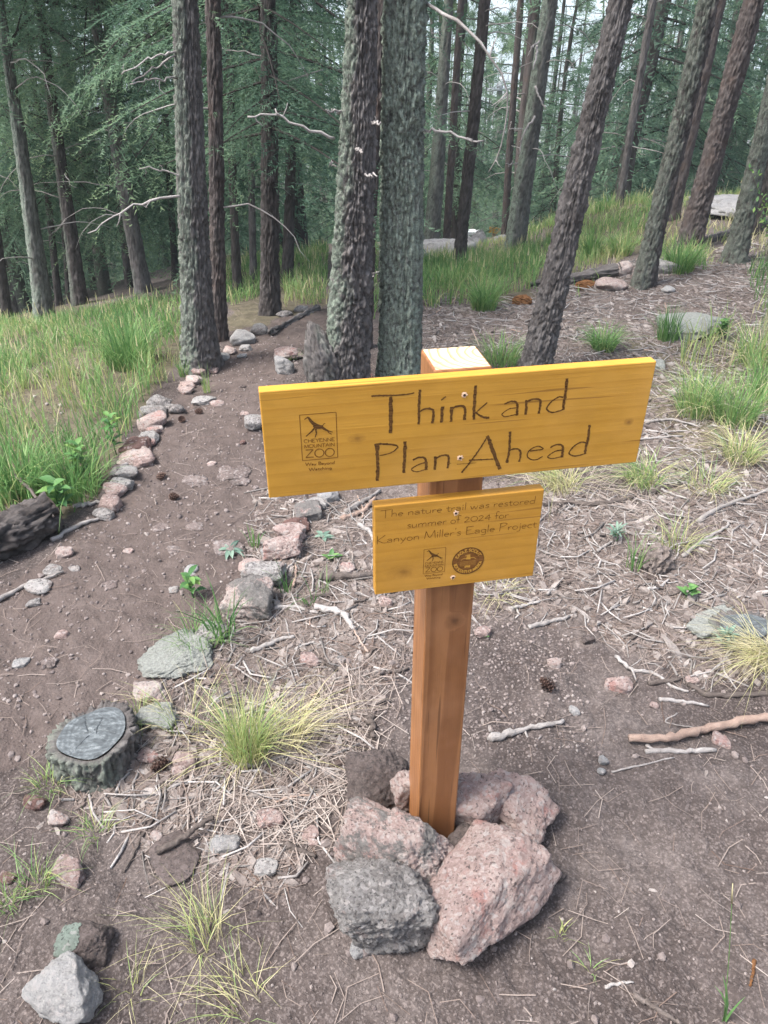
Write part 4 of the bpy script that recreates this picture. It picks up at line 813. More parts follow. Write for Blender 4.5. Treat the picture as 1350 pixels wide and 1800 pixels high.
# ---------------------------------------------------------------- rocks
_ICO = {}
def ico(level):
    if level not in _ICO:
        bm = bmesh.new(); bmesh.ops.create_icosphere(bm, subdivisions=level, radius=1); bm.verts.ensure_lookup_table()
        _ICO[level] = (np.array([v.co[:] for v in bm.verts]), np.array([[v.index for v in f.verts] for f in bm.faces])); bm.free()
    return _ICO[level]
def rock_mesh(name, dims, mat, seed, level=4, facets=11, sharp=16, rough=1.0, planes=None, flat_top=False):
    g = np.random.default_rng(seed); D, T = ico(level)
    Nn = g.normal(0, 1, (facets, 3)); Nn /= np.linalg.norm(Nn, axis=1)[:, None]; Hh = g.uniform(.72, 1.0, facets)
    Nn = np.concatenate([Nn, np.eye(3), -np.eye(3)]); Hh = np.concatenate([Hh, g.uniform(.86, 1.02, 6)])
    for (nx, ny, nz, h) in planes or ():
        Nn = np.concatenate([Nn, nrm(np.array([nx, ny, nz], float))[None]]); Hh = np.concatenate([Hh, [h]])
    W = D + .10 * np.stack([noise(D * 2.2, seed + 1), noise(D * 2.2, seed + 2), noise(D * 2.2, seed + 3)], -1)
    q = np.maximum(W @ Nn.T, 1e-3) / Hh; r = (q ** sharp).sum(1) ** (-1 / sharp)
    rdg = lambda s, q: 1 - 2 * np.abs(noise(D * s, q))
    r = r * (1 + rough * (.035 * rdg(3.5, seed + 21) + .020 * rdg(9, seed + 22) + (.012 * rdg(22, seed + 23) if level > 3 else 0)))
    r = r * (1 + rough * (.05 * fbm(D * 2.3, 3, seed + 4) + .030 * fbm(D * 8, 3, seed + 5) + (.018 * fbm(D * 26, 2, seed + 6) if level > 4 else 0)))
    if level > 4:                                     # a few cracks and broken steps
        k = fbm(D * 2.0, 2, seed + 8); r = r * (1 + .035 * rough * np.clip(np.round(k * 4) / 4 - k, -.12, .12) * 4) - .05 * rough * np.exp(-(noise(D * 2.4, seed + 7) / .025) ** 2)
    V = D * r[:, None]; ext = V.max(0) - V.min(0); V = (V - (V.max(0) + V.min(0)) / 2) / ext * np.array(dims)
    return mesh(name, V, None, T, [mat], None, True)
def rock(px, py, wpx, hfac, mat, label, seed, group=None, dep=.8, sink=.22, level=4, rz=None, tilt=(0, 0), name='rock', cat='rock', planes=None, facets=11, sharp=16, rough=1.0, lift=0):
    """a stone whose middle shows at (px,py) and which is wpx wide in the photograph; hfac: height / width"""
    P = hit(px, py); w = wpx * mpp(P); g = np.random.default_rng(seed)
    dims = (w, w * dep, w * hfac)
    el = math.atan2(CAMZ - P[2], P[1]); hc = dims[2] * (.5 - sink)
    P = P - nrm(ray(px, py)) * hc / max(math.sin(el), .25)          # the middle of the visible stone, not its foot, lies on the pixel
    P[2] = gz(P[0], P[1]) + hc + lift
    o = link(name, rock_mesh(name, dims, M[mat], seed, level, facets, sharp, rough, planes), None, P, (tilt[0], tilt[1], g.uniform(-.5, .5) if rz is None else rz))
    return tag(o, label, cat, group)
def rock3(loc, dims, rot, mat, label, seed, level=6, **k):
    return tag(link('rock', rock_mesh('rock', dims, M[mat], seed, level, **k), None, loc, rot), label, 'rock', 'rocks heaped round the sign post')
PX0, PY0 = pc[0], pc[1]
# the heap round the post
rock3((.203, .942, .066), (.325, .205, .168), (R(-20), R(-12), R(50)), 'pink', 'large pink speckled granite block leaning on the heap in front of the post', 11, planes=((.1, .05, 1, .74), (0, -1, .25, .86), (0, 1, .1, .86), (1, .15, .15, .92), (-1, .2, .3, .9), (.5, -.6, .6, .9)), sharp=30, facets=3, rough=.5)
rock3((-.008, .920, .074), (.250, .215, .200), (R(5), R(12), R(20)), 'darkgrey', 'rough dark grey stone at the front of the heap, beside the pink block', 12, sharp=7, facets=8, rough=1.25)
rock3((.025, 1.022, .092), (.270, .160, .200), (R(-6), R(8), R(-24)), 'pinklichen', 'pink and grey crusted stone wedged between the grey stone and the post', 13, sharp=9, facets=9, rough=1.2)
rock3((-.012, 1.222, .052), (.175, .175, .185), (0, 0, R(15)), 'brown', 'round dirty brown stone behind the post on the grass side', 14, level=5, sharp=9, rough=1.3)
rock3((.040, 1.195, .070), (.085, .085, .165), (0, R(8), 0), 'pink', 'small pink stone pressed against the side of the post', 15, level=5, rough=1.2)
rock3((.222, 1.155, .078), (.140, .130, .170), (R(12), R(6), R(-20)), 'pink', 'rounded pinkish stone tucked in just behind the pink block', 16, level=5, sharp=10)
rock3((.318, 1.165, .048), (.190, .140, .150), (R(5), R(14), R(-42)), 'pink', 'angular pink stone with a dusty top, outermost of the heap towards the bare dirt', 17, level=5, sharp=22, facets=7)
rock3((.190, 1.075, .030), (.10, .10, .10), (0, 0, .4), 'brown', 'small dusty stone filling the gap at the foot of the post', 18, level=4)

# ---- stones edging the trail on the meadow side, from the log upwards
LEFT = [(67, 1030, 48, .3, 'grey'), (58, 1060, 26, .4, 'grey'), (93, 1004, 36, .3, 'grey'), (115, 972, 30, .6, 'pink'), (184, 903, 38, .45, 'grey'), (193, 884, 48, .45, 'pink'), (203, 864, 44, .5, 'pink'), (214, 850, 44, .5, 'grey'), (224, 833, 40, .55, 'grey'),
        (254, 812, 40, .45, 'pink'), (238, 804, 66, .35, 'pink'), (236, 786, 60, .45, 'rust'), (260, 780, 26, .6, 'pink'), (264, 769, 36, .5, 'grey'), (271, 757, 26, .6, 'pink'), (268, 743, 54, .45, 'pink'), (268, 726, 50, .45, 'grey'), (286, 710, 30, .6, 'grey'),
        (276, 706, 40, .5, 'grey'), (311, 719, 30, .6, 'grey'), (327, 687, 26, .4, 'pink'), (330, 676, 32, .4, 'pink'), (342, 667, 32, .5, 'pink'), (350, 655, 26, .7, 'pink'), (371, 648, 26, .4, 'pink')]
_L = []
for i, q in enumerate(LEFT):                         # small stones fill the row between the big ones
    _L.append(q)
    if i > 3 and i + 1 < len(LEFT) and i % 2 == 0 and len(_L) < 30:
        r = LEFT[i + 1]; _L.append(((q[0] + r[0]) / 2 + (7 if i % 4 else -6), (q[1] + r[1]) / 2 + 3, 21 if i % 4 else 17, .5, 'pink' if i % 3 else 'grey'))
LEFT = _L
ORD += ['thirty-first', 'thirty-second', 'thirty-third', 'thirty-fourth', 'thirty-fifth', 'thirty-sixth', 'thirty-seventh', 'thirty-eighth']
CN = {'pink': 'pinkish', 'grey': 'grey', 'rust': 'reddish', 'brown': 'brown', 'pale': 'pale', 'lichen': 'lichen-green', 'pinklichen': 'pink and grey'}
for i, (x, y, w, h, m) in enumerate(LEFT):
    rock(x, y, w * (.98 if w > 25 else 1), h, m, f'{CN[m]} border stone, {ORD[i]} from the rotten log in the meadow-side row', 30 + i, 'stones edging the trail', level=4, sink=.15)
RIGHT = [(437, 1048, 84, .62, 'pinklichen'), (465, 1008, 66, .55, 'grey'), (440, 996, 40, .5, 'pink'), (498, 962, 62, .6, 'pink'), (478, 972, 34, .7, 'pale'), (512, 935, 52, .55, 'pink'), (520, 921, 44, .5, 'rust'), (541, 899, 46, .5, 'pinklichen'), (557, 884, 36, .5, 'grey'), (577, 872, 36, .5, 'pale'),
         (448, 744, 34, .7, 'grey'), (500, 643, 34, .8, 'pale'), (507, 622, 44, .35, 'pink'), (470, 700, 20, .5, 'pink')]
for i, (x, y, w, h, m) in enumerate(RIGHT):
    rock(x, y, w * 1.08, h, m, f'{CN[m]} border stone, {ORD[i]} from the grass clump in the sign-side row', 70 + i, 'stones edging the trail', level=5 if w > 45 else 4, sink=.12, facets=8, sharp=18)
rock(312, 1150, 140, .16, 'lichen', 'broad flat stone crusted with pale green lichen beside the trail', 90, 'stones edging the trail', dep=.85, sink=.3, level=5, rz=.6, rough=1.4)
rock(278, 1256, 72, .45, 'lichen', 'lichen-spotted grey stone behind the cut stump', 91, 'stones edging the trail', level=5)
rock(262, 1215, 60, .35, 'pink', 'sunken pinkish stone between the stump and the lichen slab', 92, 'stones edging the trail', level=4)
rock(372, 1112, 60, .4, 'grey', 'half buried grey stone at the top of the lichen slab', 93, 'stones edging the trail', level=4)
for i, (x, y, w, h, m, lab) in enumerate([(426, 597, 46, .6, 'pale', 'large pale stone at the bend of the trail by the slim pines'), (455, 582, 34, .6, 'grey', 'grey stone behind the large pale stone at the trail bend'), (404, 617, 28, .5, 'pink', 'small stone below the large pale stone at the trail bend'),
      (432, 613, 22, .5, 'grey', 'small stone right under the large pale stone'), (388, 628, 34, .3, 'pale', 'flat pale stone at the foot of the straight brown pine'), (425, 627, 18, .4, 'pale', 'tiny pale stone on the trail below the bend stones'), (632, 648, 30, .6, 'lichen', 'lichened stone between the two big trunks'),
      (640, 668, 36, .4, 'rust', 'reddish stone between the two big trunks behind the sign'), (500, 553, 30, .4, 'grey', 'dull stone lying above the trail bend'), (530, 545, 26, .4, 'grey', 'small dull stone above the trail near the burl pine')]):
    rock(x, y, w, h, m, lab, 100 + i, level=4)
# ---- stones bedded in the tread
BED = []
M['dusty'] = rock_mat('soil_dusted_stone', [(.26, (.13, .10, .092)), (.45, (.22, .17, .155)), (.66, (.34, .28, .26))], 0, dirt=.6); CN['dusty'] = 'dusty'
for i, (x, y, w, h, m) in enumerate([(282, 928, 30, .25, 'dusty'), (342, 926, 32, .2, 'dusty'), (307, 966, 26, .25, 'dusty'), (402, 962, 62, .15, 'dusty'), (336, 1001, 26, .4, 'pale'), (306, 1038, 18, .5, 'grey'), (334, 1009, 18, .3, 'pale'), (420, 848, 40, .3, 'dusty'), (343, 845, 56, .2, 'dusty'), (407, 831, 70, .12, 'dusty'),
      (108, 1118, 24, .7, 'pink'), (37, 1166, 30, .4, 'pale'), (86, 1166, 36, .35, 'dusty'), (372, 814, 18, .3, 'pink'), (427, 778, 12, .6, 'rust'), (430, 727, 16, .4, 'pink'), (226, 968, 18, .3, 'pink'), (130, 1000, 20, .3, 'grey'), (190, 1030, 34, .15, 'dusty'), (427, 680, 12, .5, 'brown'), (360, 705, 46, .45, 'grey'), (382, 710, 26, .4, 'pink')]):
    BED.append((-y, m, rock(x, y, w, h, m, 'x', 120 + i, 'stones bedded in the trail', sink=.55 if w > 32 else .35, level=3 if w < 30 else 5, rough=1.8 if w > 32 else 1)))
cnt = {}
for yy, m, o in sorted(BED, key=lambda q: q[0]):
    n = cnt[m] = cnt.get(m, 0) + 1; o['label'] = ('nearest ' if n == 1 else ORD[n - 1] + ' nearest ') + CN[m] + ' stone bedded in the worn trail tread'
# ---- loose stones in the foreground and on the right
for i, (x, y, w, h, m, lab, dp) in enumerate([
    (120, 1742, 118, .78, 'pale', 'big pale grey angular block in the lower left corner', .8), (143, 1658, 96, .58, 'brown', 'dark reddish stone with a green lichen patch behind the pale block', .7), (122, 1533, 56, .62, 'pink', 'pink square-edged stone on the dirt below the stump', .8),
    (311, 1508, 84, .22, 'brown', 'flat brown slab with a stick lying across it', 1.2), (395, 1484, 52, .4, 'pale', 'pale flat-faced stone beside the brown slab', .6), (101, 1442, 40, .45, 'pink', 'small pink stone under the cut stump', .7), (60, 1410, 40, .6, 'rust', 'red-brown stone leaning by the stump foot', .7),
    (12, 1544, 30, .4, 'rust', 'reddish stone at the very left edge of the dirt', .7), (633, 1664, 40, .5, 'pale', 'small pale chip of rock in front of the grey heap stone', .8), (545, 1466, 30, .5, 'pink', 'small pink stone in the litter left of the heap', .8), (551, 1480, 18, .4, 'pink', 'tiny pink stone under another in the litter left of the heap', .8),
    (327, 1336, 40, .7, 'pink', 'pink stone beside the pine cone and the grass clump', .8), (258, 1328, 36, .4, 'pink', 'low pink stone between the stump and the pine cone', .8), (315, 1354, 24, .6, 'pink', 'small pink stone just below the pine cone', .8), (276, 1470, 24, .6, 'pink', 'little pink stone at the corner of the brown slab', .8),
    (468, 1524, 40, .35, 'grey', 'half buried grey stone in the dirt below the litter', .8), (475, 1436, 46, .4, 'pink', 'dusty pink stone in the straw below the grass clump', .8), (1088, 1203, 46, .42, 'pink', 'pinkish oval stone beside the forked sticks', .7), (848, 1112, 28, .6, 'pink', 'small stone next to the post, under the plaque', .8),
    (1010, 1250, 18, .8, 'pale', 'round pebble-sized stone on the bare dirt', .9), (1060, 1337, 17, .8, 'pale', 'upper of two pale round stones on the bare dirt', .9), (1057, 1356, 15, .7, 'pale', 'lower of two pale round stones on the bare dirt', .9), (1268, 1304, 32, .6, 'pink', 'pink stone under the peeled stick', .8),
    (974, 1166, 26, .5, 'pink', 'pale pink stone on the gravelly patch', .8), (1032, 1124, 22, .6, 'brown', 'brown stone in the duff beyond the gravelly patch', .8), (1055, 1090, 20, .7, 'brown', 'dark stone in the litter behind the plaque', .8), (1255, 1092, 110, .15, 'lichen', 'flat lichen-grey slab beside the low sawn stump', .5),
    (1222, 572, 110, .3, 'lichen', 'pale lichened rock among the grass tufts', .8), (1165, 472, 50, .5, 'grey', 'round grey rock behind the mossy-footed pine', .8), (1093, 478, 34, .8, 'pink', 'upright pink rock at the end of the grey log', .8), (1077, 503, 54, .4, 'pink', 'low pink rock in front of the grey log', .8),
    (1175, 508, 22, .5, 'pale', 'little pale rock on the duff beside the mossy-footed pine', .8), (1275, 366, 120, .25, 'pale', 'broad pale rock slab between the leaning pines on the crest', 1.2), (1228, 392, 50, .4, 'grey', 'grey rock below the pale slab on the crest', .8), (1150, 640, 40, .3, 'lichen', 'low lichened rock near the big grass tuft', .8),
    (1150, 1240, 16, .6, 'pink', 'little pink stone under the forked sticks', .8), (1215, 1195, 24, .4, 'pink', 'small reddish stone by the bent grey stick', .8), (610, 1000, 26, .6, 'pink', 'pinkish stone in the litter left of the plaque', .8), (678, 1058, 24, .6, 'pink', 'pinkish stone at the foot of the litter below the plaque', .8), (545, 1160, 34, .5, 'pink', 'pale pink stone sunk in the litter above the straw', .8),
    (600, 1160, 18, .5, 'grey', 'tiny grey stone in the litter above the straw', .8), (985, 1541, 22, .7, 'brown', 'dark clod beside the pink block', .8)]):
    rock(x, y, w * 1.05, h, m, lab, 150 + i, level=5 if w > 70 else 4 if w > 24 else 3, dep=dp, rough=1.0)
for o in COL.objects:
    if o.get('label') == 'dark reddish stone with a green lichen patch behind the pale block': RK = o
# lichen patch on that stone: a thin crust a little proud of it
def crust(parent, ctr, rad, mat, seed):
    me = parent.data; V = np.array([v.co[:] for v in me.vertices]); Nn = np.array([v.normal[:] for v in me.vertices]); c = np.array(ctr)
    dd = np.linalg.norm((V - c) / np.array(rad), axis=1) + .25 * noise(V * 60, seed); keep = dd < 1
    T = np.array([p.vertices[:] for p in me.polygons]); T = T[keep[T].all(1)]; used = np.unique(T); mp = np.zeros(len(V), int); mp[used] = np.arange(len(used))
    return link('lichen_patch', mesh('lichen_patch', V[used] + Nn[used] * .0015, None, mp[T], [mat]), parent)
d = np.array(RK.dimensions) if False else np.ptp(np.array([v.co[:] for v in RK.data.vertices]), axis=0)
M['crust'] = rock_mat('green_lichen_crust', [(.2, (.16, .20, .165)), (.5, (.27, .325, .275)), (.8, (.36, .40, .35))], 0, grain=260, dirt=.2)
crust(RK, (-d[0] * .18, -d[1] * .1, d[2] * .45), (d[0] * .24, d[1] * .45, d[2] * .5), M['crust'], 4)
# ---- boulders down the slope
for i, (x, y, w, h, D, lab) in enumerate([(782, 440, 108, .42, 9.3, 'long pale grey boulder lying in the grass beyond the big trunks'), (842, 418, 34, .8, 11.5, 'pale boulder just below the small far sign'), (880, 424, 38, .7, 11, 'pale boulder next to the lichened pine foot'), (892, 440, 24, .6, 9.5, 'low pale stone at the lichened pine foot'), (828, 425, 40, .5, 10.5, 'grey boulder between the slim dark pine and the far sign')]):
    P = at(x, y, D); w_ = w * mpp(P); z = gz(P[0], D); top = at(x, y - w * h * .5, D)[2]; hh = max(top - z + .25, w_ * h)
    tag(link('boulder', rock_mesh('boulder', (w_, w_ * .8, hh), M['pale'], 220 + i, 5, sharp=9), None, (P[0], D, top - hh / 2)), lab, 'boulder', 'boulders beyond the trees')

# ---------------------------------------------------------------- stumps
def stump(px, py, z_top, rtop, label, seed, ex=1.0, cut_mat=None, hgt=.3, flare=.12):
    d = ray(px, py); t = (z_top - CAMZ) / d[2]; C = d * t + np.array([0, 0, CAMZ]); g = np.random.default_rng(seed)
    o = empty('tree_stump', (C[0], C[1], gz(C[0], C[1])), label, 'stump'); zt = z_top - o.location.z
    na = 150; s = np.arange(-.12, zt + .001, .006); th = np.arange(na) * 2 * math.pi / na; S, TH = np.meshgrid(s, th, indexing='ij')
    lob = 1 + .07 * np.cos(TH * 2 + 1 + seed) + .05 * np.cos(TH * 3 + seed) + .03 * np.cos(TH * 5)
    P = np.stack([np.cos(TH), np.sin(TH), S * 5], -1).reshape(-1, 3)
    nu = 27; f1, f2, cid = worley(TH / 6.2832 * nu + 1.3 * fbm(P * 3.5, 3, seed).reshape(S.shape), S / .05 + 1.2 * fbm(P * 3.5, 3, 4).reshape(S.shape), nu, seed)
    pl = sstep(.02, .35, f2 - f1); fb = fbm(P * (9, 9, 6), 3, seed + 1).reshape(S.shape)
    Rb = rtop * lob * (1 + flare * np.exp(-np.maximum(S + .02, 0) / .06)) + .008 * (pl - 1) + .007 * (cid - .5) + .009 * fb
    top = np.clip((S - (zt - .012)) / .012, 0, 1); Zt = S + top * (.010 * fb + .006 * (cid - .5))
    V = np.stack([np.cos(TH) * Rb * ex, np.sin(TH) * Rb, Zt], -1)
    # bark thickness: an inner rim drops back to the cut face
    rim = np.stack([np.cos(th) * rtop * lob[0] * .80 * ex, np.sin(th) * rtop * lob[0] * .80, np.full(na, zt - .004)], -1)
    V = np.concatenate([V, rim[None]]); Q = grid_quads(len(s) + 1, na, True)
    li = np.concatenate([np.clip(.7 * sstep(-.3, .5, np.cos(TH + 2.2)), 0, 1) * (pl * .6 + .4), np.zeros((1, na))])
    ti = np.concatenate([np.clip(.15 + .5 * cid + .2 * pl, 0, 1), np.full((1, na), .4)])
    link('bark', mesh('bark', V.reshape(-1, 3), Q, None, [M['bark']], {'tint': ti.ravel(), 'lichen': li.ravel()}), o)
    rr_ = np.linspace(0.001, 1, 70); RRm, T2 = np.meshgrid(rr_, th, indexing='ij'); l2 = 1 + .07 * np.cos(T2 * 2 + 1 + seed) + .05 * np.cos(T2 * 3 + seed) + .03 * np.cos(T2 * 5)
    x = np.cos(T2) * RRm * rtop * .80 * l2 * ex; y = np.sin(T2) * RRm * rtop * .80 * l2; z = np.full(x.shape, zt + .002)
    q = np.stack([x * 9, y * 9, 0 * x], -1).reshape(-1, 3); rip = noise2(x.ravel(), y.ravel() * 2.5, 22, seed, 3).reshape(x.shape); z += .0018 * rip
    cr = np.zeros(x.shape)
    for k in range(6):
        a_ = g.uniform(0, 6.28); off = g.uniform(-.12, .12) * rtop; dd = np.abs(x * math.cos(a_) + y * math.sin(a_) - off + .008 * fbm(q * 2.5, 3, 50 + k).reshape(x.shape)); dd = dd * (1 + 0 * dd); along = x * -math.sin(a_) + y * math.cos(a_)
        cr = np.maximum(cr, np.exp(-(dd / .0013) ** 2) * (along > g.uniform(-.1, .15) * rtop) * (along < g.uniform(.4, .8) * rtop))
    z -= .004 * cr
    t_ = NT('weathered_cut_' + str(seed)); v = t_.coord('Object'); n = t_.noise(t_.map(v, (1, 2.2, 1)), 34, 7, .75, .4)
    rad_ = t_.n('ShaderNodeVectorMath', {0: v}, operation='LENGTH').outputs['Value']; n = t_.math('ADD', n, t_.math('MULTIPLY', t_.math('SINE', t_.math('MULTIPLY', t_.math('ADD', rad_, t_.math('MULTIPLY', t_.noise(v, 14, 2), .02)), 900)), .035)); n = t_.math('ADD', n, t_.math('MULTIPLY', t_.math('SUBTRACT', t_.noise(v, 220, 3), .5), .18)); c = t_.ramp(n, [(.34, (.045, .05, .053)), (.52, (.085, .095, .10)), (.63, (.15, .165, .17)), (.78, (.27, .285, .29))])
    link('cut_face', mesh('cut_face', np.stack([x, y, z], -1).reshape(-1, 3), grid_quads(len(rr_), na, True), None, [cut_mat or t_.done(c, .8, t_.bump(n, .5, .004), .2)]), o)
    return o
stump(163, 1289, .090, .100, 'low sawn tree stump with a weathered blue-grey top and mossy bark', 3, 1.06)
stump(1312, 1100, .03, .075, 'small sawn stump almost level with the ground beside the straw tuft', 5, 1.25, flare=.3)

# ---------------------------------------------------------------- logs
def log(p0, p1, r0, r1, mat, label, seed, endmat, name='fallen_log', na=72, dz=.014, amp=.012):
    p0 = np.array(p0, float); p1 = np.array(p1, float); L = np.linalg.norm(p1 - p0); d = (p1 - p0) / L
    o = empty(name, p0, label, 'log'); 
    me, _ = trunk_mesh('bark', (0, 0, 1), L - .02, lambda s: r0 + (r1 - r0) * s / L, mat, na, dz, L, (.05, .12), amp, 0, (0, 0, 0), seed, .004, .02)
    z = d; x = nrm(np.cross([0, 0, 1], z)); y = np.cross(z, x)
    import mathutils
    rot = mathutils.Matrix(np.stack([x, y, z], -1).tolist()).to_euler()
    b = link('bark', me, o, None, rot)
    g = np.random.default_rng(seed); th = np.arange(40) * 2 * math.pi / 40; rr_ = np.linspace(.001, 1, 12); A, B_ = np.meshgrid(rr_, th, indexing='ij')
    for zz, r, nm in ((L - .004, r1, 'broken_end'), (-.20, r0, 'broken_end')):
        P = np.stack([np.cos(B_) * A * r * .97, np.sin(B_) * A * r * .97, zz + .03 * (1 - A) * g.uniform(-.5, 1, A.shape) * (1 if zz > 0 else -1)], -1).reshape(-1, 3)
        link(nm, mesh(nm, P, grid_quads(12, 40, True), None, [endmat], {'tint': np.clip(.4 + .25 * noise(P * 40, seed), 0, 1)}), o, None, rot)
    return o
e0 = hit(-120, 1035); e1 = hit(92, 935)
log((e0[0], e0[1], e0[2] + .05), (e1[0], e1[1] + .04, e1[2] + .07), .088, .078, M['barkdark'], 'thick rotting brown log lying at the left end of the meadow', 61, M['twigdark'], amp=.018)
e0 = hit(985, 500); e1 = hit(1088, 485)
log((e0[0], e0[1], e0[2] + .03), (e1[0], e1[1], e1[2] + .05), .035, .055, M['bark'], 'grey weathered log on the duff pointing at the pink rocks', 62, M['deadwood'], na=40, dz=.025)
e0 = hit(1250, 425); e1 = hit(1390, 385)
log((e0[0], e0[1], e0[2] + .03), (e1[0], e1[1], e1[2] + .05), .035, .03, M['bark'], 'thin grey fallen trunk behind the mossy pine at the right edge', 63, M['deadwood'], na=32, dz=.03)
e0 = hit(505, 572); e1 = hit(560, 545)
log((e0[0], e0[1], e0[2] + .01), (e1[0], e1[1], e1[2] + .02), .018, .024, M['bark'], 'short grey log along the upper edge of the trail bend', 64, M['deadwood'], na=36, dz=.03)
for i, (x, y, w, lab) in enumerate([(917, 535, 34, 'crumbling orange-brown rotten wood lump beside the grey scaly pine'), (1030, 508, 38, 'flat orange-brown rotten wood piece below the grey log')]):
    P = hit(x, y); w_ = w * mpp(P); D_, T_ = ico(4); r = 1 + .25 * fbm(D_ * (2, 6, 6), 4, 70 + i)
    V = D_ * r[:, None] * (w_ / 2, w_ * .3, w_ * (.24 if i else .33))
    tag(link('rotten_wood', mesh('rotten_wood', V, None, T_, [M['rot']], {'tint': np.clip(.4 + .4 * fbm(D_ * 5, 2, 3), 0, 1)}, False), None, (P[0], P[1], P[2] + w_ * .15)), lab, 'rotten wood')
P = hit(1152, 998); D_, T_ = ico(4); r = 1 + .3 * fbm(D_ * (5, 5, 1.5), 4, 77)
tag(link('wood_chunk', mesh('wood_chunk', D_ * r[:, None] * (.055, .05, .06), None, T_, [M['twigdark']], {'tint': np.clip(.75 + .4 * fbm(D_ * (6, 6, 1), 3, 3), 0, 1)}, False), None, (P[0], P[1], P[2] + .03), (0, .5, .4)), 'splintered brown root chunk standing in the litter right of the plaque', 'wood chunk')

# ---------------------------------------------------------------- sticks
def stick(pts, wpx, mat, label, seed, forks=(), group=None, lift=0.0, taper=.55, name='stick', cat='stick', rough=.08):
    g = np.random.default_rng(seed); W = np.array([hit(x, y) for x, y in pts]); r = wpx * mpp(W.mean(0)) / 2
    W[:, 2] += r * .8 + lift; o0 = W.mean(0); C = smooth_line(W - o0, max(8, 5 * len(pts))); C += g.normal(0, r * .22, C.shape)
    zmin = ground_z(C[:, 0] + o0[0], C[:, 1] + o0[1]) + r * .55 - o0[2]; C[:, 2] = np.maximum(C[:, 2], zmin)
    a = Acc(); rad = r * np.linspace(1, taper, len(C)) * (1 + g.normal(0, rough * 1.5, len(C)))
    V, Q, T = tube(C, rad, 8); a.add(V, Q, T, 0, tint=np.clip(g.normal(.5, .1) + g.normal(0, .10, len(V)), 0, 1))
    for i, q, f in forks:
        E_ = hit(*q) - o0; E_[2] += r * .8; b = C[min(i, len(C) - 1)]
        V, Q, T = tube(smooth_line([b, (b + E_) / 2 + g.normal(0, r, 3), E_], 6), np.linspace(r * f, r * f * .5, 6), 6); a.add(V, Q, T, 0, tint=.5)
    o = link(name, a.mesh(name, [M[mat]]), None, o0); return tag(o, label, cat, group)
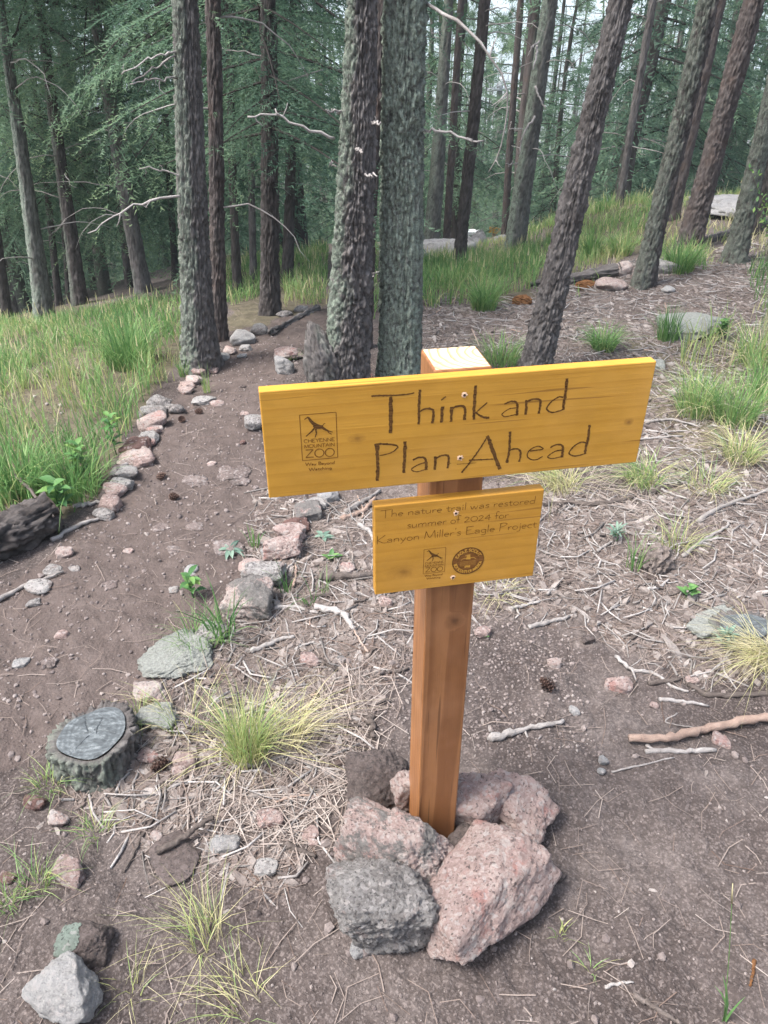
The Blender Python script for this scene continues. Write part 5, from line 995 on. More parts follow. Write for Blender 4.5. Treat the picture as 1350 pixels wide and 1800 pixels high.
for i, (pts, w, m, lab, kw) in enumerate([
    ([(1103, 1305), (1160, 1306), (1205, 1298), (1270, 1282), (1365, 1268)], 14, 'twigred', 'thick peeled reddish stick on the bare dirt', dict(taper=1.1, lift=.012)), ([(1133, 1322), (1190, 1323), (1258, 1321)], 9, 'deadwood', 'white forked stick lying below the peeled reddish stick', dict(forks=((2, (1142, 1313), .7),), taper=.9)),
    ([(1210, 1205), (1232, 1220), (1270, 1226), (1365, 1220)], 10, 'twigdark', 'long grey bent stick with a snapped orange tip', dict(taper=.9)), ([(1082, 1155), (1112, 1180), (1150, 1186), (1178, 1208), (1210, 1218)], 8, 'deadwood', 'crooked grey stick with a fork beside the oval stone', dict(forks=((5, (1118, 1200), .7),))),
    ([(1140, 1203), (1175, 1200), (1208, 1190)], 9, 'twigdark', 'short dark stick between the two crooked grey ones', {}), ([(1157, 1232), (1200, 1236), (1245, 1243)], 8, 'deadwood', 'pale straight stick below the bent grey stick', {}),
    ([(862, 1302), (900, 1293), (935, 1283), (990, 1272)], 13, 'deadwood', 'knobbly lichen-covered stick on the bare dirt behind the heap', dict(rough=.12, forks=((9, (950, 1298), .35),))), ([(955, 889), (1000, 887), (1030, 890), (1070, 886), (1120, 876), (1200, 852)], 10, 'twigdark', 'long grey branch running out from behind the plaque', dict(forks=((10, (1090, 912), .8), (12, (1180, 912), .6)))),
    ([(1225, 920), (1270, 893), (1310, 878), (1370, 858)], 9, 'deadwood', 'bleached branch slanting in from the right edge', dict(forks=((9, (1330, 890), .5),))), ([(1200, 980), (1240, 950), (1275, 930), (1280, 918)], 8, 'deadwood', 'bundle-like bleached forked branch in the litter', dict(forks=((8, (1262, 945), .8), (6, (1255, 962), .7)))),
    ([(287, 1376), (280, 1420), (255, 1465), (217, 1535)], 7, 'twigdark', 'long thin dark stick running down below the stump', {}), ([(278, 1508), (320, 1488), (345, 1468), (374, 1450)], 14, 'twigdark', 'brown stick lying across the flat brown slab', dict(lift=.02)), ([(498, 1485), (525, 1495), (556, 1508)], 11, 'twigdark', 'short brown stick in the straw left of the heap', {}),
    ([(268, 1275), (235, 1310), (200, 1350)], 8, 'twigdark', 'thin stick leaning from the stump towards the dirt', dict(lift=.01)), ([(608, 903), (640, 884), (668, 866)], 10, 'deadwood', 'grey stick poking out under the board, nearer the trail', {}), ([(600, 915), (635, 903), (662, 878)], 10, 'twigred', 'pinkish grey stick poking out under the board', {}),
    ([(631, 925), (650, 938), (658, 962)], 9, 'deadwood', 'curved bleached stick beside the edge of the plaque', {}), ([(555, 1072), (600, 1082), (622, 1110)], 14, 'deadwood', 'broad weathered wood splinter in the litter', dict(rough=.11)), ([(440, 1148), (490, 1128), (520, 1122)], 10, 'deadwood', 'pale stick in the litter behind the grass clump', {}),
    ([(480, 1072), (510, 1068), (560, 1080)], 8, 'deadwood', 'white curved stick beside the sign-side stones', {}), ([(560, 1020), (600, 1018), (655, 1015)], 16, 'twigdark', 'dark chunk of branch lying against the plaque edge', {}), ([(930, 1105), (960, 1098), (1000, 1087)], 10, 'deadwood', 'pale stick on the duff right of the post', {}),
    ([(178, 886), (190, 862), (197, 842)], 13, 'twigdark', 'charred black and white stick standing against the border stones', dict(rough=.11)), ([(197, 842), (212, 826), (236, 816)], 13, 'deadwood', 'ash-white burnt stick end on the border stones', dict(rough=.11)), ([(38, 872), (70, 905), (106, 945)], 7, 'twigdark', 'thin dark branch leaning over the rotten log', dict(lift=.09)),
    ([(92, 952), (130, 930), (190, 908)], 9, 'deadwood', 'grey stick beside the end of the rotten log', {}), ([(-10, 1062), (40, 1035), (112, 1008)], 9, 'deadwood', 'long pale stick below the rotten log', {}), ([(130, 893), (150, 890), (178, 886)], 10, 'deadwood', 'short bleached stick by the border stones', {}),
    ([(1112, 1752), (1150, 1772), (1195, 1803)], 12, 'twigdark', 'brown stick at the bottom edge of the dirt', {}), ([(1062, 1736), (1085, 1730), (1113, 1728)], 7, 'deadwood', 'small pale stick near the bottom edge of the dirt', {}), ([(1325, 1690), (1322, 1715), (1318, 1735)], 7, 'rot', 'short orange-brown stick at the lower right', {}),
    ([(1190, 1255), (1170, 1270), (1225, 1280)], 3, 'deadwood', 'hair-thin dry stem on the dirt', {}), ([(1075, 1358), (1130, 1345), (1185, 1333)], 4, 'deadwood', 'thin straight dry stem below the white forked stick', {}), ([(650, 1265), (655, 1285), (658, 1303)], 15, 'twigdark', 'bark strip lying near the heap', {}), ([(300, 1385), (345, 1370), (372, 1378)], 6, 'deadwood', 'pale splinter below the grass clump', {}),
    ([(410, 1352), (455, 1345), (502, 1330)], 10, 'deadwood', 'grey driftwood-like splinter at the foot of the grass clump', dict(rough=.11)), ([(1040, 785), (1120, 775), (1200, 768)], 6, 'deadwood', 'bleached branch half seen beside the end of the board', {}), ([(1125, 745), (1180, 740), (1230, 752)], 6, 'deadwood', 'grey branch behind the end of the board', {})]):
    stick(pts, w, m, lab, 300 + i, **kw)
g = np.random.default_rng(5); n_ = 0; STK = []
def in_any(x, y, polys): return any(inpoly(np.array([x]), np.array([y]), p)[0] for p in polys)
while n_ < 120:
    x, y = g.uniform(420, 1349), g.uniform(520, 1420)
    if not in_any(x, y, LIT) or (450 < x < 1160 and 640 < y < 860): continue
    P = hit(x, y); a_ = g.normal(.3, .9); L = g.uniform(.03, .13) / mpp(P) * (1.3 if P[1] > 2.5 else 1)
    c = g.normal(0, .16); p1 = (x + math.cos(a_) * L / 2 - c * L * .3, y - math.sin(a_) * L * .35 - c * L * .3); p2 = (x + math.cos(a_) * L, y - math.sin(a_) * L * .7)
    m = g.choice(['deadwood', 'deadwood', 'twigdark', 'twigred'])
    STK.append((P[1], m, 'behind the board' if y < 860 else 'between the post and the trail stones' if x < 760 else 'beside the post towards the sawn stump', stick([(x, y), p1, p2], g.uniform(.005, .013) / mpp(P), m, {'deadwood': 'short bleached stick lying in the needle litter', 'twigdark': 'short dark stick lying in the needle litter', 'twigred': 'short reddish stick lying in the needle litter'}[m], 400 + n_, group='small sticks scattered in the litter', lift=.003))); n_ += 1
cnt = {}
for yy, m, s, o in sorted(STK, key=lambda q: q[0]):
    n = cnt[(m, s)] = cnt.get((m, s), 0) + 1; o['label'] = ('nearest' if n == 1 else ORD[n - 1] + ' nearest') + {'deadwood': ' short bleached', 'twigdark': ' short dark', 'twigred': ' short reddish'}[m] + ' stick in the litter ' + s

# ---------------------------------------------------------------- loose litter nobody could count
def scatter(n, polys, ymax=6.5, xr=4.2, ymin=.45):
    out = []; c = 0
    while c < n:
        P = np.stack([rng.uniform(-xr, xr, 60000), ymin + (ymax - ymin) * rng.random(60000) ** 1.5], -1); px, py, fw = proj(np.stack([P[:, 0], P[:, 1], 0 * P[:, 0]], -1))
        j1 = 40 * noise2(P[:, 0], P[:, 1], 2.5, 71, 2); j2 = 40 * noise2(P[:, 0], P[:, 1], 2.5, 72, 2); k = np.zeros(len(P), bool)
        if polys is None: k = (px > -60) & (px < 1410) & (py < 1860)
        else:
            for q in polys: k |= inpoly(px + j1, py + j2, q)
        out.append(P[k]); c += k.sum()
        if len(out) > 60: break
    P = np.concatenate(out)[:n]; return P, ground_z(P[:, 0], P[:, 1])
def flat_strips(P, z, L, w, lift=.003, curve=.15):
    n = len(P); a = rng.uniform(0, 6.283, n); d = np.stack([np.cos(a), np.sin(a), rng.normal(0, .10, n)], -1); s = np.stack([-np.sin(a), np.cos(a), rng.normal(0, .3, n)], -1); c = np.stack([P[:, 0], P[:, 1], z + lift * rng.uniform(.3, 2.2, n)], -1)
    cv = rng.normal(0, curve, n)[:, None] * L[:, None]; V = []
    for t in (-.5, 0, .5): V += [c + d * (L * t)[:, None] + s * (cv * (1 - 4 * t * t)) - s * (w / 2)[:, None], c + d * (L * t)[:, None] + s * (cv * (1 - 4 * t * t)) + s * (w / 2)[:, None]]
    V = np.stack(V, 1); b = np.arange(n)[:, None] * 6; Q = np.concatenate([b + np.array([[0, 2, 3, 1]]), b + np.array([[2, 4, 5, 3]])])
    return V.reshape(-1, 3), Q, np.repeat(np.clip(rng.normal(.5, .2, n), 0, 1), 6)
acc = Acc()
for n, polys in ((19000, LIT), (3500, None)):
    P, z = scatter(n, polys); V, Q, ti = flat_strips(P, z, rng.uniform(.05, .13, n), rng.uniform(.0011, .0022, n)); acc.add(V, Q, None, 0, tint=ti)
STRAW = [[(380, 1330), (640, 1200), (700, 1330), (600, 1480), (430, 1480), (300, 1400)], [(540, 1180), (720, 1180), (650, 1300)], [(900, 840), (1130, 800), (1150, 900), (950, 890)]]
P, z = scatter(600, STRAW, 3.2, 1.6); V, Q, ti = flat_strips(P, z, rng.uniform(.07, .24, len(P)), rng.uniform(.0014, .0028, len(P)), .006, .12); acc.add(V, Q, None, 0, tint=np.clip(ti + .35, 0, 1))
tag(link('pine_needle_litter', acc.mesh('pine_needle_litter', [M['needles']], False)), 'dry pine needles and straw strewn over the dirt', None, None, 'stuff')
def chips(P, z, size, elong=(1, 3.5), thick=.22):
    n = len(P); k = 5; a0 = rng.uniform(0, 6.283, (n, 1)); th = a0 * 0 + np.linspace(0, 2 * math.pi, k, endpoint=False)[None] + rng.normal(0, .25, (n, k)); e = rng.uniform(*elong, n)[:, None]; r = size[:, None] * rng.uniform(.6, 1.2, (n, k))
    x = np.cos(th) * r * e; y = np.sin(th) * r; X = x * np.cos(a0) - y * np.sin(a0); Y = x * np.sin(a0) + y * np.cos(a0); tl = rng.normal(0, .22, (n, 2)); Z = X * tl[:, :1] + Y * tl[:, 1:]
    h = (size * thick)[:, None]; c = np.stack([P[:, 0], P[:, 1], z + size * .12], -1)[:, None]
    bot = c + np.stack([X, Y, Z - h], -1); top = c + np.stack([X * .88, Y * .88, Z + h * rng.uniform(.6, 1.3, (n, k))], -1)
    V = np.concatenate([bot, top], 1); b = np.arange(n)[:, None] * 10; i = np.arange(k); side = np.stack([i, (i + 1) % k, 5 + (i + 1) % k, 5 + i], -1)
    Q = (b[:, :, None] + side[None]).reshape(-1, 4); T = (b[:, :, None] + np.array([[5, 6, 7], [5, 7, 8], [5, 8, 9]])[None]).reshape(-1, 3)
    return V.reshape(-1, 3), Q, T, np.repeat(np.clip(rng.normal(.5, .2, n), 0, 1), 10)
acc = Acc()
for n, polys, s0, s1 in ((11000, LIT, .004, .015), (900, None, .002, .006)):
    P, z = scatter(n, polys); V, Q, T, ti = chips(P, z, rng.uniform(s0, s1, n) * rng.uniform(.5, 1.2, n)); acc.add(V, Q, T, 0, tint=ti)
tag(link('bark_litter', acc.mesh('bark_litter', [M['chips']], False)), 'bark flakes and wood crumbs strewn over the forest floor', None, None, 'stuff')
acc = Acc(); D1, T1 = ico(1)
for n, polys, s0, s1 in ((5200, None, .0013, .0045), (1300, [[(620, 1120), (1000, 1100), (1080, 1350), (860, 1330), (640, 1330)]], .0015, .006), (1400, [TRAIL], .002, .008), (260, None, .006, .013)):
    P, z = scatter(n, polys, 4.5, 3); n = len(P); s = rng.uniform(s0, s1, n)
    V = D1[None] * (s[:, None, None] * rng.uniform(.7, 1.25, (n, len(D1), 1))) * rng.uniform(.7, 1.2, (n, 1, 3)) + np.stack([P[:, 0], P[:, 1], z + s * .15], -1)[:, None]
    acc.add(V.reshape(-1, 3), None, (np.arange(n)[:, None, None] * len(D1) + T1[None]).reshape(-1, 3), 0, tint=np.repeat(np.clip(rng.normal(.5, .22, n), 0, 1), len(D1)))
M['pebble'] = wood_bits_mat('small_pebbles', [(.05, (.10, .08, .075)), (.4, (.19, .155, .145)), (.7, (.32, .27, .25)), (1.0, (.48, .44, .41))], 60)
tag(link('pebbles', acc.mesh('pebbles', [M['pebble']], False)), 'fine gravel and crumbs of granite in the dirt', None, None, 'stuff')
acc = Acc(); g = np.random.default_rng(9); P, z = scatter(3800, LIT)
for (x, y), zz in zip(P, z):
    L = g.uniform(.03, .17); a_ = g.uniform(0, 6.28); r = g.uniform(.0013, .0042); d = np.array([math.cos(a_), math.sin(a_), g.normal(0, .06)]); s = np.array([-d[1], d[0], 0]) * g.normal(0, .12) * L
    V, Q, T = tube([(x, y, zz + r), np.array([x, y, zz + r]) + d * L * .5 + s, np.array([x, y, zz + r]) + d * L], [r, r * .9, r * .7], 4); acc.add(V, Q, T, 0, tint=float(np.clip(g.normal(.5, .25), 0, 1)))
tag(link('twig_litter', acc.mesh('twig_litter', [M['deadwood']])), 'many little bleached twigs lying in the needle litter', None, None, 'stuff')

# ---------------------------------------------------------------- pine cones
def cone(px, py, label, seed, L=.045):
    P = hit(px, py); g = np.random.default_rng(seed); o = empty('pine_cone', (P[0], P[1], P[2] + L * .28), label, 'pine cone', 'pine cones on the ground'); o.rotation_euler = (R(80) + g.normal(0, .2), 0, g.uniform(0, 6.28))
    V, T = ico(2); link('core', mesh('core', V * (L * .2, L * .2, L * .45), None, T, [M['cone']], {'tint': np.full(len(V), .1)}), o); a = Acc()
    for k in range(54):
        f = k / 54; z = (f - .5) * L * .95; rr_ = L * .34 * math.sin(math.pi * min(1, .18 + f * .8)) + .001; t = k * 2.4; c = np.array([math.cos(t), math.sin(t), 0]); s = np.array([-math.sin(t), math.cos(t), 0]); up = np.array([0, 0, 1.]); w = L * .10
        b = c * rr_ * .45 + up * z; e = c * rr_ * 1.08 + up * (z + L * .06); v = [b - s * w * .5, b + s * w * .5, e + s * w, e + c * .002 + up * .001, e - s * w, e - up * .003]
        a.add(v, None, [(0, 1, 2), (0, 2, 3), (0, 3, 4), (5, 2, 1), (5, 1, 0), (5, 0, 4), (2, 5, 3), (3, 5, 4)], 0, tint=[.2, .2, .7, .9, .7, .5])
    link('scales', a.mesh('scales', [M['cone']], False), o)
for i, (x, y, lab) in enumerate([(283, 1350, 'open brown pine cone between the stump and the grass clump'), (961, 1209, 'dark pine cone alone on the gravelly patch right of the post'), (284, 841, 'pine cone on the trail, upper of two near the border stones'), (306, 877, 'pine cone on the trail, lower of two near the border stones'), (320, 741, 'pine cone beside the upper border stones'), (350, 727, 'pine cone on the upper trail')]): cone(x, y, lab, 500 + i, .05 if i < 2 else .042)

# ---------------------------------------------------------------- grass
def blades(B, h, ang, bend, w, tint):
    n = len(B); ts = np.array([0, .38, .72, 1.0]); ws = np.array([1, .85, .5, 0]); d = np.stack([np.cos(ang), np.sin(ang), 0 * ang], -1); sa = ang + math.pi / 2 + rng.normal(0, .7, n); s = np.stack([np.cos(sa), np.sin(sa), 0 * sa], -1)
    C = B[:, None] + d[:, None] * (h * bend)[:, None, None] * (ts ** 1.8)[None, :, None] + np.array([0, 0, 1.])[None, None] * (h[:, None] * (ts[None] - (bend[:, None] * .55) * ts[None] ** 2.4))[:, :, None]
    l = C[:, :3] - s[:, None] * (w[:, None] * ws[None, :3] / 2)[..., None]; r = C[:, :3] + s[:, None] * (w[:, None] * ws[None, :3] / 2)[..., None]
    V = np.concatenate([l, r, C[:, 3:]], 1); b = np.arange(n)[:, None]  * 7
    Q = np.concatenate([b + np.array([[0, 3, 4, 1]]), b + np.array([[1, 4, 5, 2]])]); T = b + np.array([[2, 5, 6]])
    ti = tint[:, None] + np.array([.12, .02, 0, .12, .02, 0, .06])[None]
    return V.reshape(-1, 3), Q, T, np.clip(ti, 0, 1).ravel()
MEADOW = [([(-400, 590), (100, 560), (330, 520), (335, 600), (300, 640), (250, 720), (215, 800), (170, 870), (105, 925), (30, 910), (-400, 990)], 1300, .14, .34, .27), ([(255, 560), (345, 560), (320, 640), (290, 700), (240, 770)], 420, .08, .20, .50),
          ([(392, 450), (460, 440), (460, 520), (395, 545)], 1000, .2, .4, .36), ([(490, 430), (575, 425), (575, 530), (500, 540)], 1000, .2, .42, .38), ([(640, 430), (665, 430), (665, 560), (640, 560)], 800, .2, .4, .36),
          ([(830, 405), (905, 400), (905, 440), (800, 440)], 700, .10, .24, .5), ([(750, 442), (900, 440), (900, 460), (750, 460)], 500, .12, .3, .5), ([(895, 408), (970, 395), (955, 430), (885, 445)], 600, .2, .4, .42), ([(738, 458), (860, 456), (950, 425), (945, 505), (860, 528), (738, 545)], 1500, .22, .48, .34), ([(965, 400), (1100, 350), (1170, 340), (1130, 425), (1085, 465), (985, 490), (945, 470)], 1200, .2, .44, .44), ([(1150, 400), (1350, 335), (1350, 450), (1250, 455), (1140, 470)], 500, .15, .36, .54), ([(950, 480), (1090, 460), (1060, 520), (940, 530)], 260, .12, .3, .42), ([(1100, 345), (1350, 325), (1350, 350), (1250, 350), (1150, 400)], 420, .15, .35, .5),
          ([(1150, 440), (1250, 430), (1240, 480), (1150, 490)], 900, .2, .38, .32), ([(1200, 600), (1400, 560), (1400, 720), (1300, 740), (1190, 700)], 420, .18, .4, .36), ([(1310, 470), (1420, 450), (1420, 560), (1330, 545)], 900, .2, .4, .30), ([(1180, 430), (1350, 400), (1350, 460), (1200, 470)], 240, .1, .25, .6)]
acc = Acc()
N_ = 950000; cx = rng.uniform(-7, 7, N_); cy = rng.uniform(1.6, 13.5, N_); dens0 = N_ / (14 * 11.9); cz = base_z(cx, cy); qx, qy, _f = proj(np.stack([cx, cy, cz], -1))
u01 = rng.random(N_); clump = noise2(cx, cy, 3.5, 81, 3); strawn = noise2(cx, cy, 1.4, 83, 3)
for poly, dens, h0, h1, tm in MEADOW:
    k = inpoly(qx, qy, poly); k &= u01 < dens / dens0 * np.clip(.8 + 1.8 * clump, .06, 1.7); B = np.stack([cx[k], cy[k], ground_z(cx[k], cy[k]) - .01], -1); n = len(B)
    if n == 0: continue
    h = rng.uniform(h0, h1, n) * np.clip(1.22 - .13 * B[:, 1], .42, 1) * (1 + .5 * np.clip(clump[k], -.5, .6)); ti = np.clip(tm + .01 + .34 * strawn[k] + rng.normal(0, .10, n) + .38 * (rng.random(n) < .13), 0, 1)
    V, Q, T, tv = blades(B, h, rng.uniform(0, 6.283, n), np.clip(rng.normal(.38, .2, n), .02, 1), rng.uniform(.0022, .0048, n) * (1 + .12 * B[:, 1]), ti); acc.add(V, Q, T, 0, tint=tv)
    m = n // 45; sel = rng.integers(0, n, m); Bs = B[sel]; hs = rng.uniform(h1 * .8, h1 * 1.35, m) * np.clip(1.22 - .13 * Bs[:, 1], .42, 1)       # seed stalks
    V, Q, T, tv = blades(Bs, hs, rng.uniform(0, 6.283, m), np.clip(rng.normal(.15, .1, m), .02, .5), np.full(m, .0026), np.full(m, .72)); acc.add(V, Q, T, 0, tint=tv)
    top = V.reshape(-1, 7, 3)[:, 6]; V, Q, T, tv = blades(top - (0, 0, .045), np.full(m, .075), rng.uniform(0, 6.283, m), np.full(m, .15), np.full(m, .007), np.full(m, .8)); acc.add(V, Q, T, 0, tint=tv)
tag(link('meadow_grass', acc.mesh('meadow_grass', [M['grass']], False)), 'tall mixed green and straw grass of the forest meadow', None, None, 'stuff')
def tuft(px, py, n, L, label, seed, tint=.45, spread=.03, bend=.55, w=.0028, aim=None, aimw=0.0, dev=.13, straw=0, group='grass tufts'):
    global rng
    keep = rng; rng = np.random.default_rng(seed); P = hit(px, py); n = int(n * (1.5 if P[1] > 2.6 else 1)); w = w * (1 + .10 * max(0, P[1] - 2)); a = rng.uniform(0, 6.283, n); r = spread * np.sqrt(rng.random(n)); B = np.stack([np.cos(a) * r, np.sin(a) * r, 0 * r - .005], -1)
    ang = a + rng.normal(0, .6, n)
    if aim is not None: ang = np.where(rng.random(n) < aimw, aim + rng.normal(0, .5, n), ang)
    bd = np.clip(rng.normal(bend, .25, n), .03, 1.5); h = L * rng.uniform(.45, 1.05, n); ti = np.clip(rng.normal(tint, dev, n), 0, 1)
    if straw: k = rng.random(n) < straw; ti = np.where(k, rng.normal(.88, .06, n), ti); bd = np.where(k, np.clip(rng.normal(1.15, .25, n), .3, 1.55), bd)
    V, Q, T, tv = blades(B, h, ang, bd, rng.uniform(.7, 1.3, n) * w, ti); rng = keep
    V[:, 2] = np.maximum(V[:, 2], -.004 + .006 * np.abs(np.sin(V[:, 0] * 900)))
    return tag(link('grass_tuft', mesh('grass_tuft', V, Q, T, [M['grass']], {'tint': tv}, False), None, P), label, 'grass tuft', group)
tuft(437, 1330, 330, .27, 'big yellow-green bunch of grass with straw spilling towards the post', 701, .64, .05, .34, .0024, 0.3, .2, .09, .18)
tuft(505, 1300, 90, .22, 'straw-coloured drooping grass between the big bunch and the post', 702, .80, .05, .95, .0022, .2, .6)
tuft(395, 1120, 26, .26, 'few tall broad green blades beside the lichen slab', 703, .18, .04, .35, .006); tuft(350, 1130, 110, .15, 'soft green tuft at the top of the lichen slab', 704, .34, .06, .6, .002)
tuft(330, 1270, 60, .2, 'thin mixed grass beside the lichen-spotted stone', 705, .6, .07, .6, .002, straw=.3); tuft(245, 1262, 40, .10, 'little yellow-green tuft behind the stump', 706, .55, .03, .7, .0022)
tuft(362, 1650, 75, .17, 'sparse olive grass tuft in the dirt below the brown slab', 707, .66, .04, .85, .0016, 2.2, .5, straw=.15); tuft(420, 1760, 50, .13, 'flattened grass tuft at the bottom of the dirt', 708, .68, .05, 1.0, .0018, 2.8, .5, straw=.2); tuft(230, 1745, 22, .12, 'wispy straw and green stems behind the pale block', 709, .6, .03, .8, .0018, straw=.3)
tuft(62, 1560, 60, .12, 'small green tuft beside the pink square-edged stone', 710, .42, .03, .7, .002); tuft(12, 1590, 40, .10, 'small green tuft at the left edge of the dirt', 711, .45, .03, .7, .002); tuft(88, 1385, 60, .10, 'short bright grass at the foot of the stump', 712, .42, .04, .8, .002); tuft(168, 1465, 40, .08, 'scanty green blades below the stump', 713, .45, .03, .8, .002)
tuft(985, 1645, 10, .085, 'three thin green blades beside the pink block', 714, .48, .012, .45, .0026); tuft(1040, 1708, 9, .07, 'few pale blades on the dirt in front of the heap', 715, .5, .012, .9, .0026)
tuft(502, 1040, 14, .17, 'upright bright green blades beside the border stones', 716, .2, .02, .2, .0042); tuft(545, 1060, 10, .15, 'pair of leaning green blades in the litter', 717, .22, .02, .5, .0042); tuft(448, 960, 12, .13, 'slim green blades on the trail side of the border stones', 718, .25, .02, .3, .004); tuft(570, 1040, 8, .12, 'single curved blade in the litter by the plaque', 719, .4, .015, .5, .0035)
tuft(1060, 615, 190, .23, 'rounded bright green grass tuft behind the board', 720, .22, .06, .75, .0034); tuft(1172, 598, 90, .26, 'upright dark green tuft near the lichened rock', 721, .16, .06, .25, .0038); tuft(1222, 730, 200, .34, 'tall light green tuft past the end of the board', 722, .34, .09, .5, .0034, straw=.08)
tuft(1290, 745, 170, .36, 'tall green tuft next to the light green one', 723, .30, .09, .5, .0034, straw=.1); tuft(1350, 700, 180, .38, 'lush green tuft at the right edge', 724, .26, .10, .55, .0036, straw=.08); tuft(1300, 808, 170, .24, 'yellowing grass tuft below the tall green tufts', 725, .55, .07, .7, .0026, straw=.3)
tuft(1130, 850, 150, .22, 'spiky pale green grass under the end of the board', 726, .45, .07, .85, .0028, 3.3, .5, straw=.25); tuft(985, 860, 120, .26, 'straw and green grass bending out behind the plaque', 727, .62, .07, 1.0, .0024, 2.8, .5, straw=.3); tuft(1190, 960, 80, .17, 'yellow-green airy grass in the litter', 728, .55, .06, .8, .0022); tuft(1112, 1000, 26, .20, 'thin upright green blades beside the root chunk', 729, .3, .025, .25, .0035)
tuft(1345, 1165, 260, .22, 'golden dry grass bunch beside the low sawn stump', 730, .84, .05, 1.1, .0022, 3.4, .75); tuft(850, 545, 170, .32, 'bright green tuft in front of the meadow behind the post', 731, .26, .08, .55, .0042); tuft(1195, 478, 170, .34, 'bright tuft between the mossy-footed and reddish pines', 732, .24, .09, .55, .0045); tuft(1040, 455, 120, .34, 'upright tuft on the slope beside the grey scaly pine', 733, .26, .07, .35, .0046)
tuft(880, 640, 150, .24, 'fresh green grass seen over the top of the post', 734, .30, .09, .6, .0032); tuft(1090, 450, 110, .30, 'light tuft above the pink rocks', 735, .42, .09, .55, .0042); tuft(1325, 640, 150, .34, 'tuft with pale seed stems at the right edge', 736, .40, .09, .5, .0032, straw=.2)
tuft(515, 630, 50, .07, 'tiny green tuft beside the white border stone', 737, .28, .04, .7, .0024); tuft(760, 820, 50, .2, 'green grass low behind the board', 738, .32, .06, .7, .003); tuft(1240, 860, 80, .18, 'thin mixed grass right of the long grey branch', 739, .52, .07, .8, .0024, straw=.3); tuft(230, 640, 260, .34, 'dense vivid green tuft in the meadow near the straight brown pine', 740, .20, .12, .5, .0042)
tuft(325, 660, 40, .16, 'slim tuft beside the upper border stones', 741, .35, .03, .35, .003); tuft(365, 690, 16, .2, 'few upright stems on the border by the straight brown pine', 742, .5, .02, .2, .003); tuft(870, 1040, 70, .12, 'faded straw grass on the duff beside the post', 743, .75, .08, 1.1, .002); tuft(40, 870, 160, .34, 'broad-bladed green tuft above the rotten log', 744, .22, .10, .5, .006); tuft(130, 870, 160, .3, 'leafy green tuft behind the border stones', 745, .26, .10, .5, .005)
# single tall seeding stalk at the lower right
P = hit(1272, 1795); T_ = at(1288, 1553, P[1] + .02); a = Acc(); C = smooth_line([(0, 0, 0), (T_ - P) * .5 + (.002, 0, 0), T_ - P], 9)
v, q, t = tube(C, np.linspace(.0010, .0006, 9), 5); a.add(v, q, t, 0, tint=.34); v, q, t = tube(C[-2:] + (0, 0, .0), [.0018, .0008], 5); a.add(v, q, t, 0, tint=.85)
st = tag(empty('grass_stalk', P, 'single tall grass stalk with a pale seed tip near the bottom edge', 'grass stalk')); link('stalk', a.mesh('stalk', [M['grass']]), st)
V, Q, T, tv = blades(np.array([[0, 0, .0], [0, 0, .02], [.003, 0, 0]]), np.array([.14, .10, .09]), np.array([2.2, 2.6, .4]), np.array([.25, .4, .3]), np.array([.008, .006, .005]), np.array([.14, .2, .15])); link('blade', mesh('blade', V, Q, T, [M['grass']], {'tint': tv}, False), st)

# ---------------------------------------------------------------- leafy plants
def plant(px, py, label, seed, nl, L, W, mat='leaf', stem=.0, lift=.0, rise=.6, cat='plant', D=None, spread=1.0):
    P = hit(px, py) if D is None else at(px, py, D); g = np.random.default_rng(seed); o = empty('leafy_plant', P, label, cat, 'small leafy plants'); 
    if stem: 
        v, q, t = tube(smooth_line([(0, 0, -.01), (g.normal(0, .01), g.normal(0, .01), stem * .5), (g.normal(0, .02), g.normal(0, .02), stem)], 7), np.linspace(.003, .0015, 7), 5); link('stem', mesh('stem', v, q, t, [M['leaf']], {'tint': np.full(len(v), .3)}), o)
    proto_ = None
    for k in range(nl):
        a_ = k * 2.4 + g.normal(0, .3); f = k / max(1, nl - 1); ll = L * g.uniform(.7, 1.15); n = 6; u = np.linspace(0, 1, n); wd = W * np.sin(np.pi * (.06 + .94 * u) ** .8) * g.uniform(.8, 1.2); el = rise * g.uniform(.6, 1.3)
        c = np.stack([u * ll * math.cos(el), 0 * u, u * ll * math.sin(el) - .5 * ll * u ** 2.2 * .6], -1); l = c + np.stack([0 * u, -wd / 2, wd * .22], -1); r = c + np.stack([0 * u, wd / 2, wd * .22], -1); V = np.concatenate([l, c, r]) @ rotm(0, 0, a_).T
        i = np.arange(n - 1); Q = np.concatenate([np.stack([i, i + n, i + n + 1, i + 1], -1), np.stack([i + n, i + 2 * n, i + 2 * n + 1, i + n + 1], -1)])
        link('leaf', mesh('leaf', V, Q, None, [M[mat]], {'tint': np.full(len(V), float(np.clip(g.normal(.5, .15), 0, 1)))}), o, (g.normal(0, .004) * spread, g.normal(0, .004) * spread, stem * (.25 + .75 * f) if stem else .004))
    return o
plant(1208, 1050, 'little green seedling with oval leaves on the duff', 801, 7, .045, .024, stem=.035, rise=.7); plant(405, 968, 'flat rosette of grey-green leaves on the trail edge', 802, 8, .075, .02, 'herb', rise=.25); plant(570, 945, 'pale green rosette in the litter under the board', 803, 6, .05, .018, 'herb', rise=.35)
plant(582, 985, 'small leafy sprout beside the plaque edge', 804, 6, .05, .018, rise=.7); plant(340, 1050, 'weed with lobed leaves hanging over the trail edge', 805, 12, .06, .022, stem=.09, rise=.5); plant(1270, 1140, 'blue-green feathery herb beside the low sawn stump', 806, 46, .05, .010, 'herb', stem=.06, rise=.9); plant(1080, 950, 'blue-green sprig in the litter', 807, 22, .05, .009, 'herb', stem=.05, rise=.8)
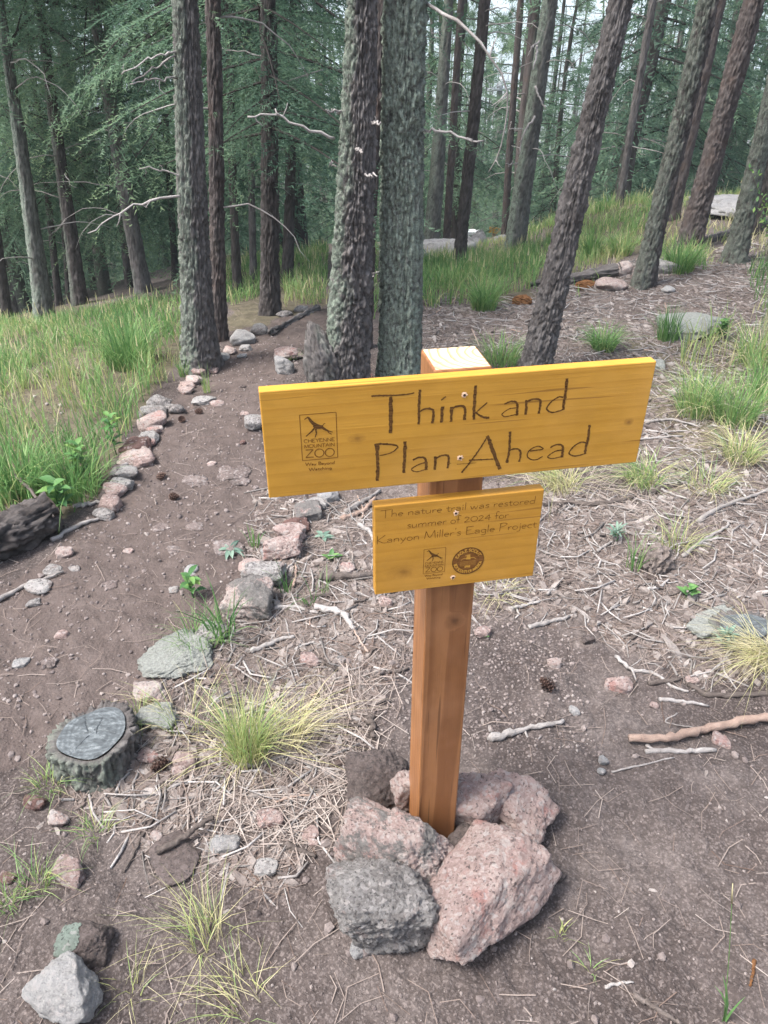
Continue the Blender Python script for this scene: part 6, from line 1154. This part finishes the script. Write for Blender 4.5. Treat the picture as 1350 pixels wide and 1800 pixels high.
plant(848, 1118, 'tiny sprout at the side of the post', 808, 4, .03, .010, rise=.8); plant(150, 850, 'leafy green weed in front of the meadow grass', 809, 26, .06, .024, stem=.18, rise=.5); plant(205, 800, 'taller leafy weed between the meadow and the border stones', 810, 24, .06, .02, stem=.2, rise=.5); plant(110, 905, 'broad-leaved weed beside the rotten log', 811, 18, .08, .035, stem=.14, rise=.6)
plant(1265, 600, 'low yellow-green shrublet among the grass tufts', 812, 26, .06, .028, stem=.12, rise=.6)
# the leafy twig that reaches in at the right edge
sp = tag(empty('leafy_sapling', hit(1372, 470), 'yellow-green leafy twigs of a sapling reaching in at the right edge', 'sapling')); g = np.random.default_rng(850); bP = np.array(sp.location)
for k, (x, y) in enumerate([(1318, 300), (1335, 345), (1322, 372), (1348, 320), (1356, 388)]):
    C = smooth_line([np.zeros(3), (at(1370, 420, bP[1]) - bP) * .9, at(x, y, bP[1]) - bP], 10); v, q, t = tube(C, np.linspace(.006, .0015, 10), 5); link('twig', mesh('twig', v, q, t, [M['twigdark']], {'tint': np.full(len(v), .4)}), sp); a = Acc()
    for j in range(26):
        c = C[g.integers(4, 10)] + g.normal(0, .03, 3); d = nrm(g.normal(0, 1, 3)); s = nrm(np.cross(d, g.normal(0, 1, 3))); ll = g.uniform(.03, .055); a.add([c, c + d * ll * .5 + s * ll * .22, c + d * ll, c + d * ll * .5 - s * ll * .22], [(0, 1, 2, 3)], None, 0, tint=np.clip(g.normal(.75, .12), 0, 1))
    link('leaves', a.mesh('leaves', [M['leaf']], False), sp)

# ---------------------------------------------------------------- far small things
P = at(870, 405, 24); P[2] -= .0
fs = tag(empty('trail_sign', (P[0], P[1], gz(P[0], P[1])), 'small yellow trail sign far down the slope beyond the boulders', 'sign')); k = mpp(P); B0 = np.array(fs.location)
bm = bevel_box(21 * k, .03, 10 * k, .004); me = bpy.data.meshes.new('sign_board'); bm.to_mesh(me); bm.free(); me.materials.append(M['board']); link('sign_board', me, fs, tuple(P - B0), (0, R(4), -.3))
bm = bevel_box(.10, .10, P[2] - B0[2] + .4, .005); me = bpy.data.meshes.new('post'); bm.to_mesh(me); bm.free(); me.materials.append(M['post']); link('post', me, fs, (0, .11, (P[2] - B0[2]) / 2 - .16), (0, 0, -.3))
P = at(825, 408, 26); wb = tag(empty('trail_bench', (P[0], P[1], gz(P[0], P[1])), 'low white plank seat far down the slope left of the small far sign', 'bench')); B0 = np.array(wb.location); M['white'] = NT('white_paint').done((.75, .76, .78), .6)
bm = bevel_box(36 * mpp(P), .4, .10, .01); me = bpy.data.meshes.new('seat'); bm.to_mesh(me); bm.free(); me.materials.append(M['white']); link('seat', me, wb, tuple(P - B0))
for sx in (-1, 1):
    bm = bevel_box(.12, .3, max(.3, P[2] - B0[2]) + .3, .01); me = bpy.data.meshes.new('leg'); bm.to_mesh(me); bm.free(); me.materials.append(M['barkdark']); link('leg', me, wb, (sx * 12 * mpp(P), 0, (P[2] - B0[2]) / 2 - .22))
# utility pole with a transformer can, insulators and wires
P = at(874, 390, 34); Tp = at(879, 146, 34); z0 = gz(P[0], 34); up_ = tag(empty('utility_pole', (P[0], 34, z0), 'grey utility pole with white insulators far behind the lichened pine', 'utility pole')); B0 = np.array(up_.location); M['grey_paint'] = NT('galvanised_grey').done((.5, .52, .54), .5)
v, q, t = tube([(0, 0, -.5), (Tp - B0) * .5, Tp - B0], [.15, .13, .11], 12); link('pole', mesh('pole', v, q, t, [M['bark']], {'tint': np.full(len(v), .5), 'lichen': np.zeros(len(v))}), up_)
top = Tp - B0; v, q, t = tube([top + (-.55, -.1, -.25), top + (.65, -.1, -.15)], [.06, .06], 6); link('crossarm', mesh('crossarm', v, q, t, [M['grey_paint']]), up_)
for sx in (-.5, 0, .6):
    v, q, t = tube([top + (sx, -.1, -.2), top + (sx, -.1, .0), top + (sx, -.1, .22)], [.05, .11, .05], 8); link('insulator', mesh('insulator', v, q, t, [M['white']]), up_)
v, q, t = tube([top + (.25, -.2, -1.0), top + (.25, -.2, -.95), top + (.25, -.2, -.45), top + (.25, -.2, -.4)], [.10, .2, .2, .10], 12); link('transformer_can', mesh('transformer_can', v, q, t, [M['white']]), up_)
for sx, e in ((-.5, 175), (0, 152), (.6, 146)):
    s0 = Tp + (sx, -.1, .1)
    for e2, D2 in ((at(1420, e, 40), 40), (at(560, e + 60, 30), 30)):
        C = smooth_line([s0, (s0 + e2) / 2 - (0, 0, .35), e2], 16) - B0; v, q, t = tube(C, .018, 4, False); link('wire', mesh('wire', v, q, None, [M['grey_paint']]), up_)
